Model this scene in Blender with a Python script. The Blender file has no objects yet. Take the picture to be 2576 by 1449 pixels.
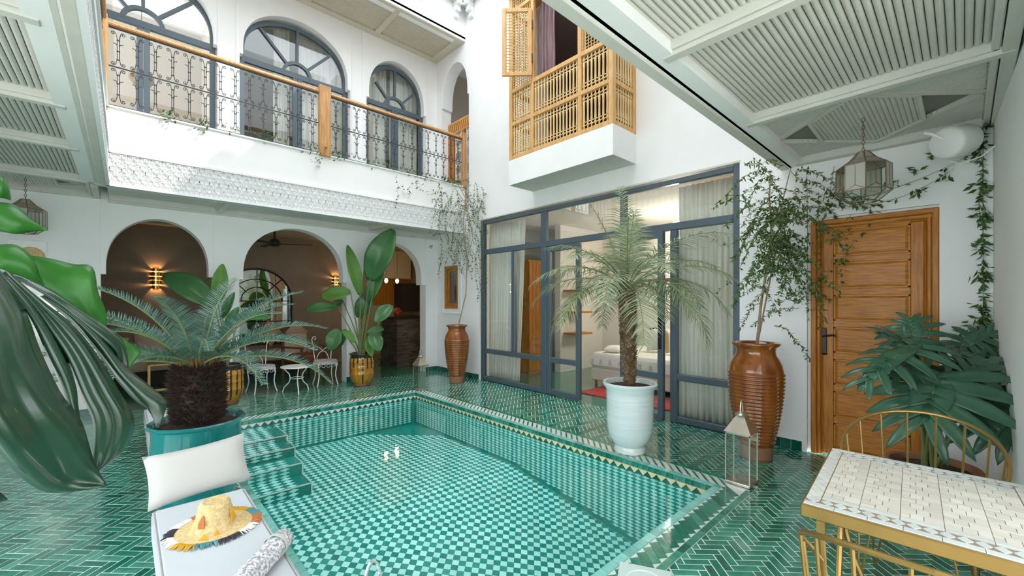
import bpy, bmesh, math, random
from mathutils import Vector, Matrix
from math import sin, cos, pi, radians as R
random.seed(7)
S = bpy.context.scene
COL = S.collection
# ---------------------------------------------------------------- camera, sky, sun, exposure
F, YAW, HY, CX, CH = 1052.5, R(42.776), 757.3, 1288.0, 1.5
sy, cy = sin(YAW), cos(YAW)
cd = bpy.data.cameras.new('camera'); cam = bpy.data.objects.new('camera', cd); COL.objects.link(cam)
cam.location = (0, 0, CH); cam.rotation_euler = (pi/2, 0, -YAW)
cd.sensor_width = 36; cd.lens = F/2576*36; cd.shift_y = (HY-724.5)/2576; cd.clip_start = .02; cd.clip_end = 200
S.camera = cam
W = bpy.data.worlds.new('sky'); S.world = W; W.use_nodes = True
bgn = W.node_tree.nodes['Background']; bgn.inputs[0].default_value = (.86, .93, 1.0, 1); bgn.inputs[1].default_value = 3.4
sd = bpy.data.lights.new('sun', 'SUN'); sun = bpy.data.objects.new('sun', sd); COL.objects.link(sun)
sd.energy = 2.4; sd.angle = R(.6); sd.color = (1, .95, .86)
SUN = Vector((1.0, -1.12, 1.28)); sun.rotation_euler = SUN.to_track_quat('Z', 'Y').to_euler(); sun.location = (9, -4, 12)
VS = S.view_settings; VS.view_transform = 'Standard'; VS.look = 'None'; VS.exposure = .6; VS.gamma = 1; VS.use_curve_mapping = False
S.cycles.max_bounces = 12; S.cycles.diffuse_bounces = 7; S.cycles.transparent_max_bounces = 24; S.cycles.glossy_bounces = 4

def ray(px, py): u = (px-CX)/F; return Vector((sy+u*cy, cy-u*sy, (HY-py)/F))
CAM = Vector((0, 0, CH))
def at_d(px, py, d): return CAM+ray(px, py)*d
def at_x(px, py, x): r = ray(px, py); return CAM+r*(x/r.x)
def at_y(px, py, y): r = ray(px, py); return CAM+r*(y/r.y)
def at_z(px, py, z): r = ray(px, py); return CAM+r*((z-CH)/r.z)
def proj(x, y, z): d = max(1e-3, x*sy+y*cy); return CX+F*(x*cy-y*sy)/d, HY-F*(z-CH)/d, x*sy+y*cy

# ---------------------------------------------------------------- object helpers
def tag(o, label=None, cat=None, group=None, kind=None):
    if label: o['label'] = label
    if cat: o['category'] = cat
    if group: o['group'] = group
    if kind: o['kind'] = kind
    return o
def link(o, parent=None):
    COL.objects.link(o)
    if parent: o.parent = parent
    return o
def thing(name, label, cat, loc=(0, 0, 0), rz=0, group=None):
    o = bpy.data.objects.new(name, None); o.empty_display_size = .05; link(o); o.location = loc; o.rotation_euler = (0, 0, rz)
    return tag(o, label, cat, group)
def copy_tree(o, parent=None, label=None):
    c = o.copy(); link(c); c.parent = parent
    if label: c['label'] = label
    for ch in list(o.children): copy_tree(ch, c)
    return c
class MB:
    def __init__(s): s.v = []; s.f = []; s.m = []; s.mi = 0
    def add(s, vs, fs):
        b = len(s.v); s.v += [tuple(v) for v in vs]; s.f += [tuple(b+i for i in f) for f in fs]; s.m += [s.mi]*len(fs); return s
    def box(s, a, b, rz=0, piv=None):
        x0, y0, z0 = a; x1, y1, z1 = b
        vs = [Vector(p) for p in ((x0,y0,z0),(x1,y0,z0),(x1,y1,z0),(x0,y1,z0),(x0,y0,z1),(x1,y0,z1),(x1,y1,z1),(x0,y1,z1))]
        if rz:
            p = Vector(piv or ((x0+x1)/2, (y0+y1)/2, 0)); M = Matrix.Rotation(rz, 3, 'Z'); vs = [M@(v-p)+p for v in vs]
        return s.add(vs, [(0,3,2,1),(4,5,6,7),(0,1,5,4),(1,2,6,5),(2,3,7,6),(3,0,4,7)])
    def cbox(s, a, b, c=.01):           # box with chamfered edges
        x0,y0,z0 = a; x1,y1,z1 = b; vs=[]; 
        c = min(c, .49*min(x1-x0, y1-y0, z1-z0))
        for z, k in ((z0,c),(z0+c,0),(z1-c,0),(z1,c)):
            vs += [(x0+k+c*(k==0)*1,y0+k,z),(x1-k-c*(k==0),y0+k,z),(x1-k,y0+k+c*(k==0),z),(x1-k,y1-k-c*(k==0),z),(x1-k-c*(k==0),y1-k,z),(x0+k+c*(k==0),y1-k,z),(x0+k,y1-k-c*(k==0),z),(x0+k,y0+k+c*(k==0),z)]
        fs = [tuple(range(7,-1,-1)), tuple(range(24,32))]
        for r in range(3):
            for i in range(8): fs.append((r*8+i, r*8+(i+1)%8, r*8+8+(i+1)%8, r*8+8+i))
        return s.add(vs, fs)
    def tube(s, path, r, n=6, closed=False, caps=True):
        P = [Vector(p) for p in path]; k = len(P)
        rr = r if isinstance(r, (list, tuple)) else [r]*k
        T = []
        for i in range(k):
            a = P[(i-1) % k] if (closed or i) else P[0]; b = P[(i+1) % k] if (closed or i < k-1) else P[-1]
            t = b-a; T.append(t.normalized() if t.length > 1e-9 else Vector((0, 0, 1)))
        up = Vector((0, 0, 1)) if abs(T[0].z) < .9 else Vector((1, 0, 0))
        N = (up-T[0]*up.dot(T[0])).normalized(); vs = []
        for i in range(k):
            N = N-T[i]*N.dot(T[i]); N = N.normalized() if N.length > 1e-6 else Vector((1, 0, 0)); B = T[i].cross(N)
            for j in range(n):
                a = 2*pi*j/n; vs.append(P[i]+(N*cos(a)+B*sin(a))*rr[i])
        fs = []
        for i in range(k if closed else k-1):
            i2 = (i+1) % k
            for j in range(n): fs.append((i*n+j, i*n+(j+1) % n, i2*n+(j+1) % n, i2*n+j))
        if not closed and caps: fs += [tuple(range(n-1, -1, -1)), tuple((k-1)*n+j for j in range(n))]
        return s.add(vs, fs)
    def lathe(s, prof, n=32, c=(0, 0, 0), ang=2*pi, caps=True):
        k = len(prof); vs = []; full = ang > 6.28
        m = n if full else n+1
        for j in range(m):
            a = ang*j/n
            for r, z in prof: vs.append((c[0]+r*cos(a), c[1]+r*sin(a), c[2]+z))
        fs = []
        for j in range(n):
            j2 = (j+1) % m
            for i in range(k-1): fs.append((j*k+i, j2*k+i, j2*k+i+1, j*k+i+1))
        if full and caps:
            if prof[0][0] > 1e-4: fs.append(tuple(j*k for j in range(n-1, -1, -1)))
            if prof[-1][0] > 1e-4: fs.append(tuple(j*k+k-1 for j in range(n)))
        return s.add(vs, fs)
    def prism(s, poly, fn, t0, t1):     # poly 2-D, fn(u,v,t)->xyz
        n = len(poly); vs = [fn(u, v, t0) for u, v in poly]+[fn(u, v, t1) for u, v in poly]
        fs = [tuple(range(n-1, -1, -1)), tuple(range(n, 2*n))]+[(i, (i+1) % n, n+(i+1) % n, n+i) for i in range(n)]
        return s.add(vs, fs)
    def grid(s, fn, nu, nv, closed_u=False):
        vs = [fn(i/nu, j/nv) for i in range(nu+(not closed_u)) for j in range(nv+1)]; k = nv+1; m = nu+(not closed_u)
        return s.add(vs, [(i*k+j, ((i+1) % m)*k+j, ((i+1) % m)*k+j+1, i*k+j+1) for i in range(nu) for j in range(nv)])
    def build(s, name, mat, parent=None, smooth=False, mod=None, loc=None):
        me = bpy.data.meshes.new(name); me.from_pydata(s.v, [], s.f)
        for m in (mat if isinstance(mat, (list, tuple)) else [mat]): me.materials.append(m)
        if isinstance(mat, (list, tuple)): me.polygons.foreach_set('material_index', s.m)
        if smooth: me.polygons.foreach_set('use_smooth', [True]*len(me.polygons))
        bm = bmesh.new(); bm.from_mesh(me); bmesh.ops.recalc_face_normals(bm, faces=bm.faces); bm.to_mesh(me); bm.free()
        if smooth and smooth != 'all': 
            try: me.set_sharp_from_angle(angle=R(40))
            except Exception: pass
        o = bpy.data.objects.new(name, me); link(o, parent)
        if loc: o.location = loc
        if mod: 
            md = o.modifiers.new('t', 'SOLIDIFY'); md.thickness = mod; md.offset = 0
        return o
def inst(o, loc=(0, 0, 0), rot=(0, 0, 0), scale=(1, 1, 1), parent=None, label=None):
    c = o.copy(); link(c, parent if parent else o.parent); c.location = loc; c.rotation_euler = rot; c.scale = scale
    if label: c['label'] = label
    return c
XZ = lambda u, v, t: (u, t, v)     # wall facing along Y
YZ = lambda u, v, t: (t, u, v)     # wall facing along X
XY = lambda u, v, t: (u, v, t)
def struct(name, mb, m, parent=None, **k):
    o = mb.build(name, m, parent, **k)
    if not parent: o['kind'] = 'structure'
    return o

# ---------------------------------------------------------------- materials
MATS = {}
def mat(name, c, rough=.5, metal=0, c2=None, scale=8, bump=0, bscale=60, spec=.5, isl=0, coat=0, stretch=None, sub=0, trans=0, sheen=0, detail=4, ramp=(.35, .65), emit=None):
    m = bpy.data.materials.new(name); m.use_nodes = True; nt = m.node_tree; N = nt.nodes; L = nt.links; b = N['Principled BSDF']
    b.inputs['Roughness'].default_value = rough; b.inputs['Metallic'].default_value = metal; b.inputs['Specular IOR Level'].default_value = spec
    b.inputs['Coat Weight'].default_value = coat; b.inputs['Coat Roughness'].default_value = .06; b.inputs['Base Color'].default_value = (*c, 1)
    if sheen: b.inputs['Sheen Weight'].default_value = sheen
    if emit: b.inputs['Emission Color'].default_value = (*emit[:3], 1); b.inputs['Emission Strength'].default_value = emit[3]
    tc = N.new('ShaderNodeTexCoord'); src = tc.outputs['Object']
    if stretch:
        mp = N.new('ShaderNodeMapping'); mp.inputs['Scale'].default_value = stretch; L.new(src, mp.inputs[0]); src = mp.outputs[0]
    col = None
    if c2:
        nz = N.new('ShaderNodeTexNoise'); nz.inputs['Scale'].default_value = scale; nz.inputs['Detail'].default_value = detail; L.new(src, nz.inputs['Vector'])
        cr = N.new('ShaderNodeValToRGB'); cr.color_ramp.elements[0].position, cr.color_ramp.elements[1].position = ramp
        cr.color_ramp.elements[0].color = (*c, 1); cr.color_ramp.elements[1].color = (*c2, 1); L.new(nz.outputs['Fac'], cr.inputs[0]); col = cr.outputs[0]
    if isl:
        g = N.new('ShaderNodeNewGeometry'); oi = N.new('ShaderNodeObjectInfo'); ad = N.new('ShaderNodeMath'); ad.operation = 'ADD'
        L.new(g.outputs['Random Per Island'], ad.inputs[0]); L.new(oi.outputs['Random'], ad.inputs[1])
        fr = N.new('ShaderNodeMath'); fr.operation = 'FRACT'; L.new(ad.outputs[0], fr.inputs[0])
        mr = N.new('ShaderNodeMapRange'); mr.inputs['To Min'].default_value = 1-isl; mr.inputs['To Max'].default_value = 1+isl; L.new(fr.outputs[0], mr.inputs[0])
        hs = N.new('ShaderNodeHueSaturation'); L.new(mr.outputs[0], hs.inputs['Value'])
        mr2 = N.new('ShaderNodeMapRange'); mr2.inputs['To Min'].default_value = 1+isl*.35; mr2.inputs['To Max'].default_value = 1-isl*.35; L.new(fr.outputs[0], mr2.inputs[0]); L.new(mr2.outputs[0], hs.inputs['Saturation'])
        if col: L.new(col, hs.inputs['Color'])
        else: hs.inputs['Color'].default_value = (*c, 1)
        col = hs.outputs[0]
    if col: L.new(col, b.inputs['Base Color'])
    if bump:
        n2 = N.new('ShaderNodeTexNoise'); n2.inputs['Scale'].default_value = bscale; n2.inputs['Detail'].default_value = 3; L.new(src, n2.inputs['Vector'])
        bp = N.new('ShaderNodeBump'); bp.inputs['Strength'].default_value = bump; bp.inputs['Distance'].default_value = .01; L.new(n2.outputs['Fac'], bp.inputs['Height']); L.new(bp.outputs[0], b.inputs['Normal'])
    if trans:      # thin leaf / cloth: part of the light passes through
        tr = N.new('ShaderNodeBsdfTranslucent'); mx = N.new('ShaderNodeMixShader'); mx.inputs[0].default_value = trans
        if col: L.new(col, tr.inputs[0])
        else: tr.inputs[0].default_value = (*c, 1)
        L.new(b.outputs[0], mx.inputs[1]); L.new(tr.outputs[0], mx.inputs[2]); L.new(mx.outputs[0], N['Material Output'].inputs[0])
    MATS[name] = m; return m
def glassy(name, tint, rough=0, ior=1.45, bump=0, bscale=6, boost=1.0):
    m = bpy.data.materials.new(name); m.use_nodes = True; nt = m.node_tree; N = nt.nodes; L = nt.links; N.remove(N['Principled BSDF'])
    t = N.new('ShaderNodeBsdfTransparent'); t.inputs[0].default_value = (*tint, 1); g = N.new('ShaderNodeBsdfGlossy'); g.inputs['Roughness'].default_value = rough
    f0 = ((ior-1)/(ior+1))**2; ge = N.new('ShaderNodeNewGeometry'); dt = N.new('ShaderNodeVectorMath'); dt.operation = 'DOT_PRODUCT'; L.new(ge.outputs['Normal'], dt.inputs[0]); L.new(ge.outputs['Incoming'], dt.inputs[1])
    def mth(op, a, b=None, clamp=False):
        n = N.new('ShaderNodeMath'); n.operation = op; n.use_clamp = clamp
        if hasattr(a, 'links'): L.new(a, n.inputs[0])
        else: n.inputs[0].default_value = a
        if b is not None:
            if hasattr(b, 'links'): L.new(b, n.inputs[1])
            else: n.inputs[1].default_value = b
        return n.outputs[0]
    c_ = mth('ABSOLUTE', dt.outputs['Value']); frv = mth('ADD', mth('MULTIPLY', mth('POWER', mth('SUBTRACT', 1.0, c_, True), 5.0), 1-f0), f0)
    mx = N.new('ShaderNodeMixShader'); ml = N.new('ShaderNodeMath'); ml.operation = 'MULTIPLY'; ml.inputs[1].default_value = boost; ml.use_clamp = True
    L.new(frv, ml.inputs[0]); L.new(ml.outputs[0], mx.inputs[0]); L.new(t.outputs[0], mx.inputs[1]); L.new(g.outputs[0], mx.inputs[2]); L.new(mx.outputs[0], N['Material Output'].inputs[0])
    if bump:
        tc = N.new('ShaderNodeTexCoord'); nz = N.new('ShaderNodeTexNoise'); nz.inputs['Scale'].default_value = bscale; nz.inputs['Detail'].default_value = 2; L.new(tc.outputs['Object'], nz.inputs['Vector'])
        bp = N.new('ShaderNodeBump'); bp.inputs['Strength'].default_value = bump; bp.inputs['Distance'].default_value = .02; L.new(nz.outputs[0], bp.inputs['Height']); L.new(bp.outputs[0], g.inputs['Normal'])
    return m
WHITE = mat('white_plaster', (.88, .88, .87), .75, c2=(.85, .85, .84), scale=2, bump=.08, bscale=40)
WHITE2 = mat('white_plaster_carved', (.82, .82, .82), .8)
CEIL = mat('grey_green_paint', (.60, .59, .53), .55, c2=(.64, .63, .57), scale=5, bump=.05)
CEILGAP = mat('rod_gap_shade', (.20, .20, .17), .6)  # bed behind the ceiling rods, coloured dark as shade in their gaps
BEIGE = mat('beige_slats', (.66, .60, .49), .7, c2=(.58, .52, .42), scale=20, stretch=(1, 20, 1))
TAUPE = mat('taupe_plaster', (.27, .205, .155), .85, c2=(.24, .18, .135), scale=3)
TAUPE2 = mat('ochre_plaster', (.46, .38, .25), .85)
FRAME = mat('slate_metal_frame', (.075, .105, .13), .38, spec=.5)
PINE = mat('varnished_pine', (.52, .20, .022), .42, c2=(.36, .12, .012), scale=7, stretch=(9, 9, .8), coat=.06, spec=.3, detail=6, bump=.05)
PINEH = mat('varnished_pine_across', (.54, .21, .024), .42, c2=(.30, .095, .01), scale=6, stretch=(1, 1.2, 14), coat=.06, spec=.3, detail=7, bump=.05, ramp=(.38, .72))
CEDAR = mat('honey_cedar', (.70, .42, .17), .5, c2=(.60, .32, .10), scale=9, stretch=(3, 3, .6))
CEDARL = mat('turned_cedar', (.80, .58, .30), .5, c2=(.70, .47, .20), scale=12)
DARKWOOD = mat('dark_wood', (.16, .07, .03), .5, c2=(.10, .045, .02), scale=10, stretch=(4, 4, .5))
IRON = mat('dark_wrought_iron', (.055, .06, .065), .5, metal=.4)
WIRON = mat('white_wrought_iron', (.86, .86, .84), .4)
ZGREEN = mat('green_zellige', (.010, .158, .103), .16, c2=(.025, .23, .155), scale=14, isl=.42, coat=.4, bump=.12, bscale=18)
ZDARK = mat('dark_green_zellige', (.006, .085, .055), .15, c2=(.012, .13, .085), scale=20, isl=.4, coat=.4, bump=.1, bscale=20)
GROUT = mat('pale_grout', (.74, .82, .77), .6)
ZWHITE = mat('white_zellige', (.74, .80, .74), .2, isl=.1, coat=.3, bump=.08, bscale=20)
ZAQUA = mat('aqua_zellige', (.16, .46, .40), .16, c2=(.24, .56, .50), scale=16, isl=.25, coat=.4, bump=.1, bscale=20)
ZCREAM = mat('cream_zellige', (.72, .62, .36), .25, isl=.12)
PLIGHT = mat('pool_tile_light', (.50, .93, .89), .3, isl=.10)
PDARK = mat('pool_tile_dark', (.006, .29, .235), .3, isl=.18)
WATER = glassy('pool_water', (.95, 1, .995), .0, 1.33, bump=.10, bscale=5)
GLASS = glassy('window_glass', (.95, .97, .96), 0, 1.5, boost=1.6)
LGLASS = glassy('lantern_glass', (.93, .96, .94), .02, 1.45)
SLATE = mat('split_slate', (.045, .042, .04), .55, c2=(.12, .09, .06), scale=9, isl=.5, bump=.3, bscale=30)
# ================================================================ floor, pool
PX0, PX1, PY0, PY1 = .74, 3.50, 1.38, 6.12          # pool inner edge
BW = .25                                              # border width
BX0, BX1, BY0, BY1 = PX0-BW, PX1+BW, PY0-BW, PY1+BW
WX, WYB, WXL = 4.97, 7.75, -1.6                       # right wall, back arcade, left wall
def clip(poly, a, b, c):                              # keep a*x+b*y<=c
    out = []
    for i in range(len(poly)):
        p, q = poly[i], poly[(i+1) % len(poly)]; dp = a*p[0]+b*p[1]-c; dq = a*q[0]+b*q[1]-c
        if dp <= 0: out.append(p)
        if (dp < 0 < dq) or (dq < 0 < dp): t = dp/(dp-dq); out.append((p[0]+(q[0]-p[0])*t, p[1]+(q[1]-p[1])*t))
    return out if len(out) > 2 else []
def area(p): return abs(sum(p[i][0]*p[(i+1) % len(p)][1]-p[(i+1) % len(p)][0]*p[i][1] for i in range(len(p))))/2
def clip_rect(p, x0, x1, y0, y1):
    for a, b, c in ((-1, 0, -x0), (1, 0, x1), (0, -1, -y0), (0, 1, y1)):
        if p: p = clip(p, a, b, c)
    return p
def minus_rect(p, x0, x1, y0, y1):
    out = []
    for a, b, c in ((1, 0, x0), (-1, 0, -x1), (0, 1, y0), (0, -1, -y1)):
        if not p: break
        q = clip(p, a, b, c)
        if q: out.append(q)
        p = clip(p, -a, -b, -c)
    return out
def frame_rects(x0, x1, y0, y1, hx0, hx1, hy0, hy1): return ((x0, x1, y0, hy0), (x0, x1, hy1, y1), (x0, hx0, hy0, hy1), (hx1, x1, hy0, hy1))
mb = MB()
for a, b, c, d in frame_rects(WXL, WX, -.45, WYB, BX0, BX1, BY0, BY1): mb.box((a, c, -.12), (b, d, -.0012))
floor = struct('floor', mb, GROUT)
# herringbone of 15 x 5 cm tiles laid at 45 degrees
q = math.sqrt(.5); TW, TL, G = .05, .15, .006
rot = lambda u, v: (q*(u+v)+.01, q*(v-u)+.02)
tiles = []
for i in range(-210, 330):
    for j in range(-60, 60):
        ou, ov = i*TW+j*TL, i*TW-j*TL
        if not (-8 < ou < 14): pass
        cxy = rot(ou, ov)
        if not (WXL-.3 < cxy[0] < WX+.3 and -.75 < cxy[1] < WYB+.3): continue
        for a, b, w, h in ((ou, ov, TL, TW), (ou+TL, ov+TW-TL, TW, TL)):
            p = [rot(a+G/2, b+G/2), rot(a+w-G/2, b+G/2), rot(a+w-G/2, b+h-G/2), rot(a+G/2, b+h-G/2)]
            p = clip_rect(p, WXL, WX, -.45, WYB)
            if not p: continue
            for pc in minus_rect(p, BX0-.002, BX1+.002, BY0-.002, BY1+.002):
                if area(pc) > .0004: tiles.append(pc)
def score(p):
    mx = sum(a[0] for a in p)/len(p); my = sum(a[1] for a in p)/len(p); x, y, d = proj(mx, my, 0)
    if d < .5 or not (-10 < x < 2586 and y < 1459): return 0
    if 390 < x < 1480 and y > 1090: return 0
    return area(p)/d**3
tiles.sort(key=score, reverse=True)
def tile_prism(mb, p, z0, z1, c=.0):
    mb.prism(p, XY, z0, z1)
for p in tiles[:300]:
    mx = sum(a[0] for a in p)/len(p); my = sum(a[1] for a in p)/len(p)
    z = random.uniform(-.0006, .0006)
    t = MB(); t.prism([(a-mx, b-my) for a, b in p], XY, -.008, 0); t.build('tile', ZGREEN, floor, loc=(mx, my, z))
mb = MB()
for p in tiles[300:]: mb.prism(p, XY, -.006, random.uniform(-.0008, .0008))
o = mb.build('distant_tiles', ZGREEN, floor); o['kind'] = 'stuff'
# green skirting tiles along the walls
def skirt(name, p0, p1, nrm, side, w=.1):
    p0, p1, n = Vector(p0), Vector(p1), Vector(nrm); L = (p1-p0).length; k = max(1, round(L/w)); t = (p1-p0)/k
    base = MB(); base.prism([(0, 0), (L, 0), (L, .1), (0, .1)], lambda u, v, s: p0+t.normalized()*u+n*s+Vector((0, 0, v)), 0, .006)
    b = struct(name, base, GROUT)
    e = t.normalized(); m = MB(); m.prism([(.002, 0), (t.length-.002, 0), (t.length-.002, .098), (.002, .098)], lambda u, v, s: e*u+n*s+Vector((0, 0, v)), .002, .014)
    first = m.build('tile', ZDARK, b); first.location = p0
    for i in range(1, k): inst(first, p0+t*i)
skirt('baseboard_right', (WX, 6.30, 0), (WX, WYB, 0), (-1, 0, 0), 'r')
skirt('baseboard_jar', (WX, 1.10, 0), (WX, 1.66, 0), (-1, 0, 0), 'r')
skirt('baseboard_near', (WX, -.14, 0), (2.0, -.24, 0), (0, 1, 0), 'n')
skirt('baseboard_back', (3.0, WYB, 0), (3.24, WYB, 0), (0, -1, 0), 'b', .08)
skirt('baseboard_corner', (4.67, WYB, 0), (4.96, WYB, 0), (0, -1, 0), 'b')
skirt('baseboard_pier', (1.0, WYB, 0), (1.32, WYB, 0), (0, -1, 0), 'b', .08)
skirt('baseboard_left', (-1.6, WYB, 0), (-.24, WYB, 0), (0, -1, 0), 'b')
# ---- the pool
pool = thing('swimming_pool', 'tiled rectangular pool with steps and patterned green border in the courtyard', 'pool')
def pz(y): return -.50 if y > 3.8 else -.50-(3.8-y)*.36/2.42
WL = -.105
sh = MB(); T = .06
def shellwall(a, b, nx, ny):
    (xa, ya), (xb, yb) = a, b
    sh.add([(xa, ya, -1.0), (xb, yb, -1.0), (xb, yb, -.004), (xa, ya, -.004), (xa+nx*T, ya+ny*T, -1.0), (xb+nx*T, yb+ny*T, -1.0), (xb+nx*T, yb+ny*T, -.004), (xa+nx*T, ya+ny*T, -.004)], [(0,1,2,3),(7,6,5,4),(3,2,6,7),(0,4,5,1),(0,3,7,4),(1,5,6,2)])
shellwall((PX0, PY0), (PX1, PY0), 0, -1); shellwall((PX0, PY1), (PX1, PY1), 0, 1); shellwall((PX0, PY0), (PX0, PY1), -1, 0); shellwall((PX1, PY0), (PX1, PY1), 1, 0)
ys = [PY0, 3.8, PY1]
for i in range(2): sh.add([(PX0, ys[i], pz(ys[i])-.003), (PX1, ys[i], pz(ys[i])-.003), (PX1, ys[i+1], pz(ys[i+1])-.003), (PX0, ys[i+1], pz(ys[i+1])-.003), (PX0, ys[i], -1), (PX1, ys[i], -1), (PX1, ys[i+1], -1), (PX0, ys[i+1], -1)], [(0,1,2,3),(4,7,6,5),(0,4,5,1),(1,5,6,2),(2,6,7,3),(3,7,4,0)])
sh.build('basin', PDARK, pool)
bb = MB()
for a, b, c, d in frame_rects(BX0, BX1, BY0, BY1, PX0, PX1, PY0, PY1): bb.box((a, c, -.05), (b, d, -.003))
bb.build('border_bed', ZWHITE, pool)
# floor checker, laid diagonally
st = .056; ft = []
for i in range(-60, 160):
    for j in range(-130, 110):
        u, v = i*st, j*st; c0 = rot(u+st/2, v+st/2)
        if not (PX0-.1 < c0[0] < PX1+.1 and PY0-.1 < c0[1] < PY1+.1): continue
        g = .0012; p = clip_rect([rot(u+g, v+g), rot(u+st-g, v+g), rot(u+st-g, v+st-g), rot(u+g, v+st-g)], PX0+.03, PX1-.03, PY0+.03, PY1-.03)
        if not p: continue
        for pc in minus_rect(p, PX0, 1.43, 4.62, 7):
            if area(pc) > 1e-5: ft.append((pc, (i+j) % 2))
def fscore(t):
    p = t[0]; x, y, d = proj(p[0][0], p[0][1], pz(p[0][1])); return 1/d**3 if (d > .5 and -10 < x < 2586 and y < 1459 and x > 620) else 0
ft.sort(key=fscore, reverse=True)
F3 = lambda u, v, t: (u, v, pz(v)+t)
for p, k in ft[:300]:
    mx, my = p[0]; z = pz(my)
    t = MB(); t.prism(p, lambda u, v, s: (u-mx, v-my, pz(v)-z+s), -.004, .001); t.build('floor_tile', PLIGHT if k else PDARK, pool, loc=(mx, my, z))
mb = MB()
for p, k in ft[300:]: mb.mi = k; mb.prism(p, F3, -.004, .001)
o = mb.build('distant_floor_tiles', [PDARK, PLIGHT], pool); o['kind'] = 'stuff'
# wall diamonds
mb = MB()
def diamonds(o0, du, nrm, L, z0, z1fn, w=.08, h=.031):
    o0, du, n = Vector(o0), Vector(du), Vector(nrm)
    r = 0; z = z0
    while z > -.9:
        k = 0
        while True:
            u = k*w+w/2
            if u > L-w/2: break
            pc = o0+du*u; lim = z1fn(pc)
            if z-h/2 > lim:
                mb.prism([(-w/2+.002, 0), (0, -h/2+.001), (w/2-.002, 0), (0, h/2-.001)], lambda a, b, s: pc+du*a+n*s+Vector((0, 0, z+b)), 0, .0015)
            k += 1
        z -= h; r += 1
diamonds((PX1, PY0, 0), (0, 1, 0), (-1, 0, 0), PY1-PY0, -.118, lambda p: pz(p.y)+.02)
diamonds((1.43, PY1, 0), (1, 0, 0), (0, -1, 0), PX1-1.43, -.118, lambda p: pz(p.y)+.02)
diamonds((PX0, PY0, 0), (0, 1, 0), (1, 0, 0), 4.62-PY0, -.118, lambda p: pz(p.y)+.02)
mb.mi = 0
o = mb.build('wall_diamond_tiles', PLIGHT, pool); o['kind'] = 'stuff'
# waterline courses: green squares, cream and green triangles
def course(o0, du, nrm, L, tri):
    o0, du, n = Vector(o0), Vector(du), Vector(nrm); k = int(L/.057); w = L/k
    m = MB(); m.prism([(.0015, -.049), (w-.0015, -.049), (w-.0015, -.002), (.0015, -.002)], lambda a, b, s: du*a+n*s+Vector((0, 0, b)), 0, .005); sq = m.build('waterline_tile', ZGREEN, pool); sq.location = o0
    for i in range(1, k): inst(sq, o0+du*w*i)
    k = int(L/.088); w = L/k
    m = MB(); m.prism([(0, -.052), (L, -.052), (L, -.1), (0, -.1)], lambda a, b, s: o0+du*a+n*s+Vector((0, 0, b)), 0, .003); m.build('triangle_band', tri, pool)
    m = MB(); m.prism([(.004, -.1), (w-.004, -.1), (w/2, -.055)], lambda a, b, s: du*a+n*s+Vector((0, 0, b)), .001, .0055); tr = m.build('triangle_tile', ZDARK, pool); tr.location = o0
    for i in range(1, k): inst(tr, o0+du*w*i)
course((PX1, PY0, 0), (0, 1, 0), (-1, 0, 0), PY1-PY0, ZCREAM)
course((PX0, PY1, 0), (1, 0, 0), (0, -1, 0), PX1-PX0, ZWHITE)
# border: inner course, slanted green lozenges on white, outer course
stuffb = MB()
def border(o0, du, nrm, L, indiv, slant):
    o0, du, n = Vector(o0), Vector(du), Vector(nrm)
    k = round((L+.1)/.105); w = (L+.1)/k; Z = lambda a, b, s: du*a+n*b+Vector((0, 0, s))
    strips = ((-.004, .05, ZAQUA, 'coping_tile', -.05, 0), (.205, .246, ZGREEN, 'edge_tile', -.205, .1))
    for a0, a1, m_, nm, e0, e1 in strips:
        LL = L+2*a0 if a0 > 0 else L+.1
        k = round(LL/.105); w = LL/k; st0 = o0-du*(a0 if a0 > 0 else .05)
        if indiv:
            t = MB(); t.prism([(.0015, a0), (w-.0015, a0), (w-.0015, a1), (.0015, a1)], Z, -.008, .002); t = t.build(nm, m_, pool); t.location = st0
            for i in range(1, k): inst(t, st0+du*w*i)
        else:
            stuffb.mi = 0 if m_ is ZAQUA else 1
            for i in range(k): stuffb.prism([(.0015, a0), (w-.0015, a0), (w-.0015, a1), (.0015, a1)], lambda a, b, s: st0+du*w*i+Z(a, b, s), -.008, .001)
    k = round((L+.2)/.076); w = (L+.2)/k; s_ = slant
    poly = [(.0, .056), (.048, .084), (.048+s_, .2), (s_, .172)]
    if indiv:
        t = MB(); t.prism(poly, Z, -.006, .002); t = t.build('lozenge_tile', ZGREEN, pool); t.location = o0-du*.1
        for i in range(1, k): inst(t, o0-du*.1+du*w*i)
    else:
        stuffb.mi = 1
        for i in range(k): stuffb.prism(poly, lambda a, b, s: o0-du*.1+du*w*i+Z(a, b, s), -.006, .001)
border((PX0, PY0, 0), (1, 0, 0), (0, -1, 0), PX1-PX0, True, -.1)
border((PX1, PY0, 0), (0, 1, 0), (1, 0, 0), PY1-PY0, True, .1)
border((PX0, PY1, 0), (1, 0, 0), (0, 1, 0), PX1-PX0, False, .1)
border((PX0, PY0, 0), (0, 1, 0), (-1, 0, 0), PY1-PY0, False, -.1)
o = stuffb.build('far_border_tiles', [ZAQUA, ZGREEN], pool); o['kind'] = 'stuff'
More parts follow.
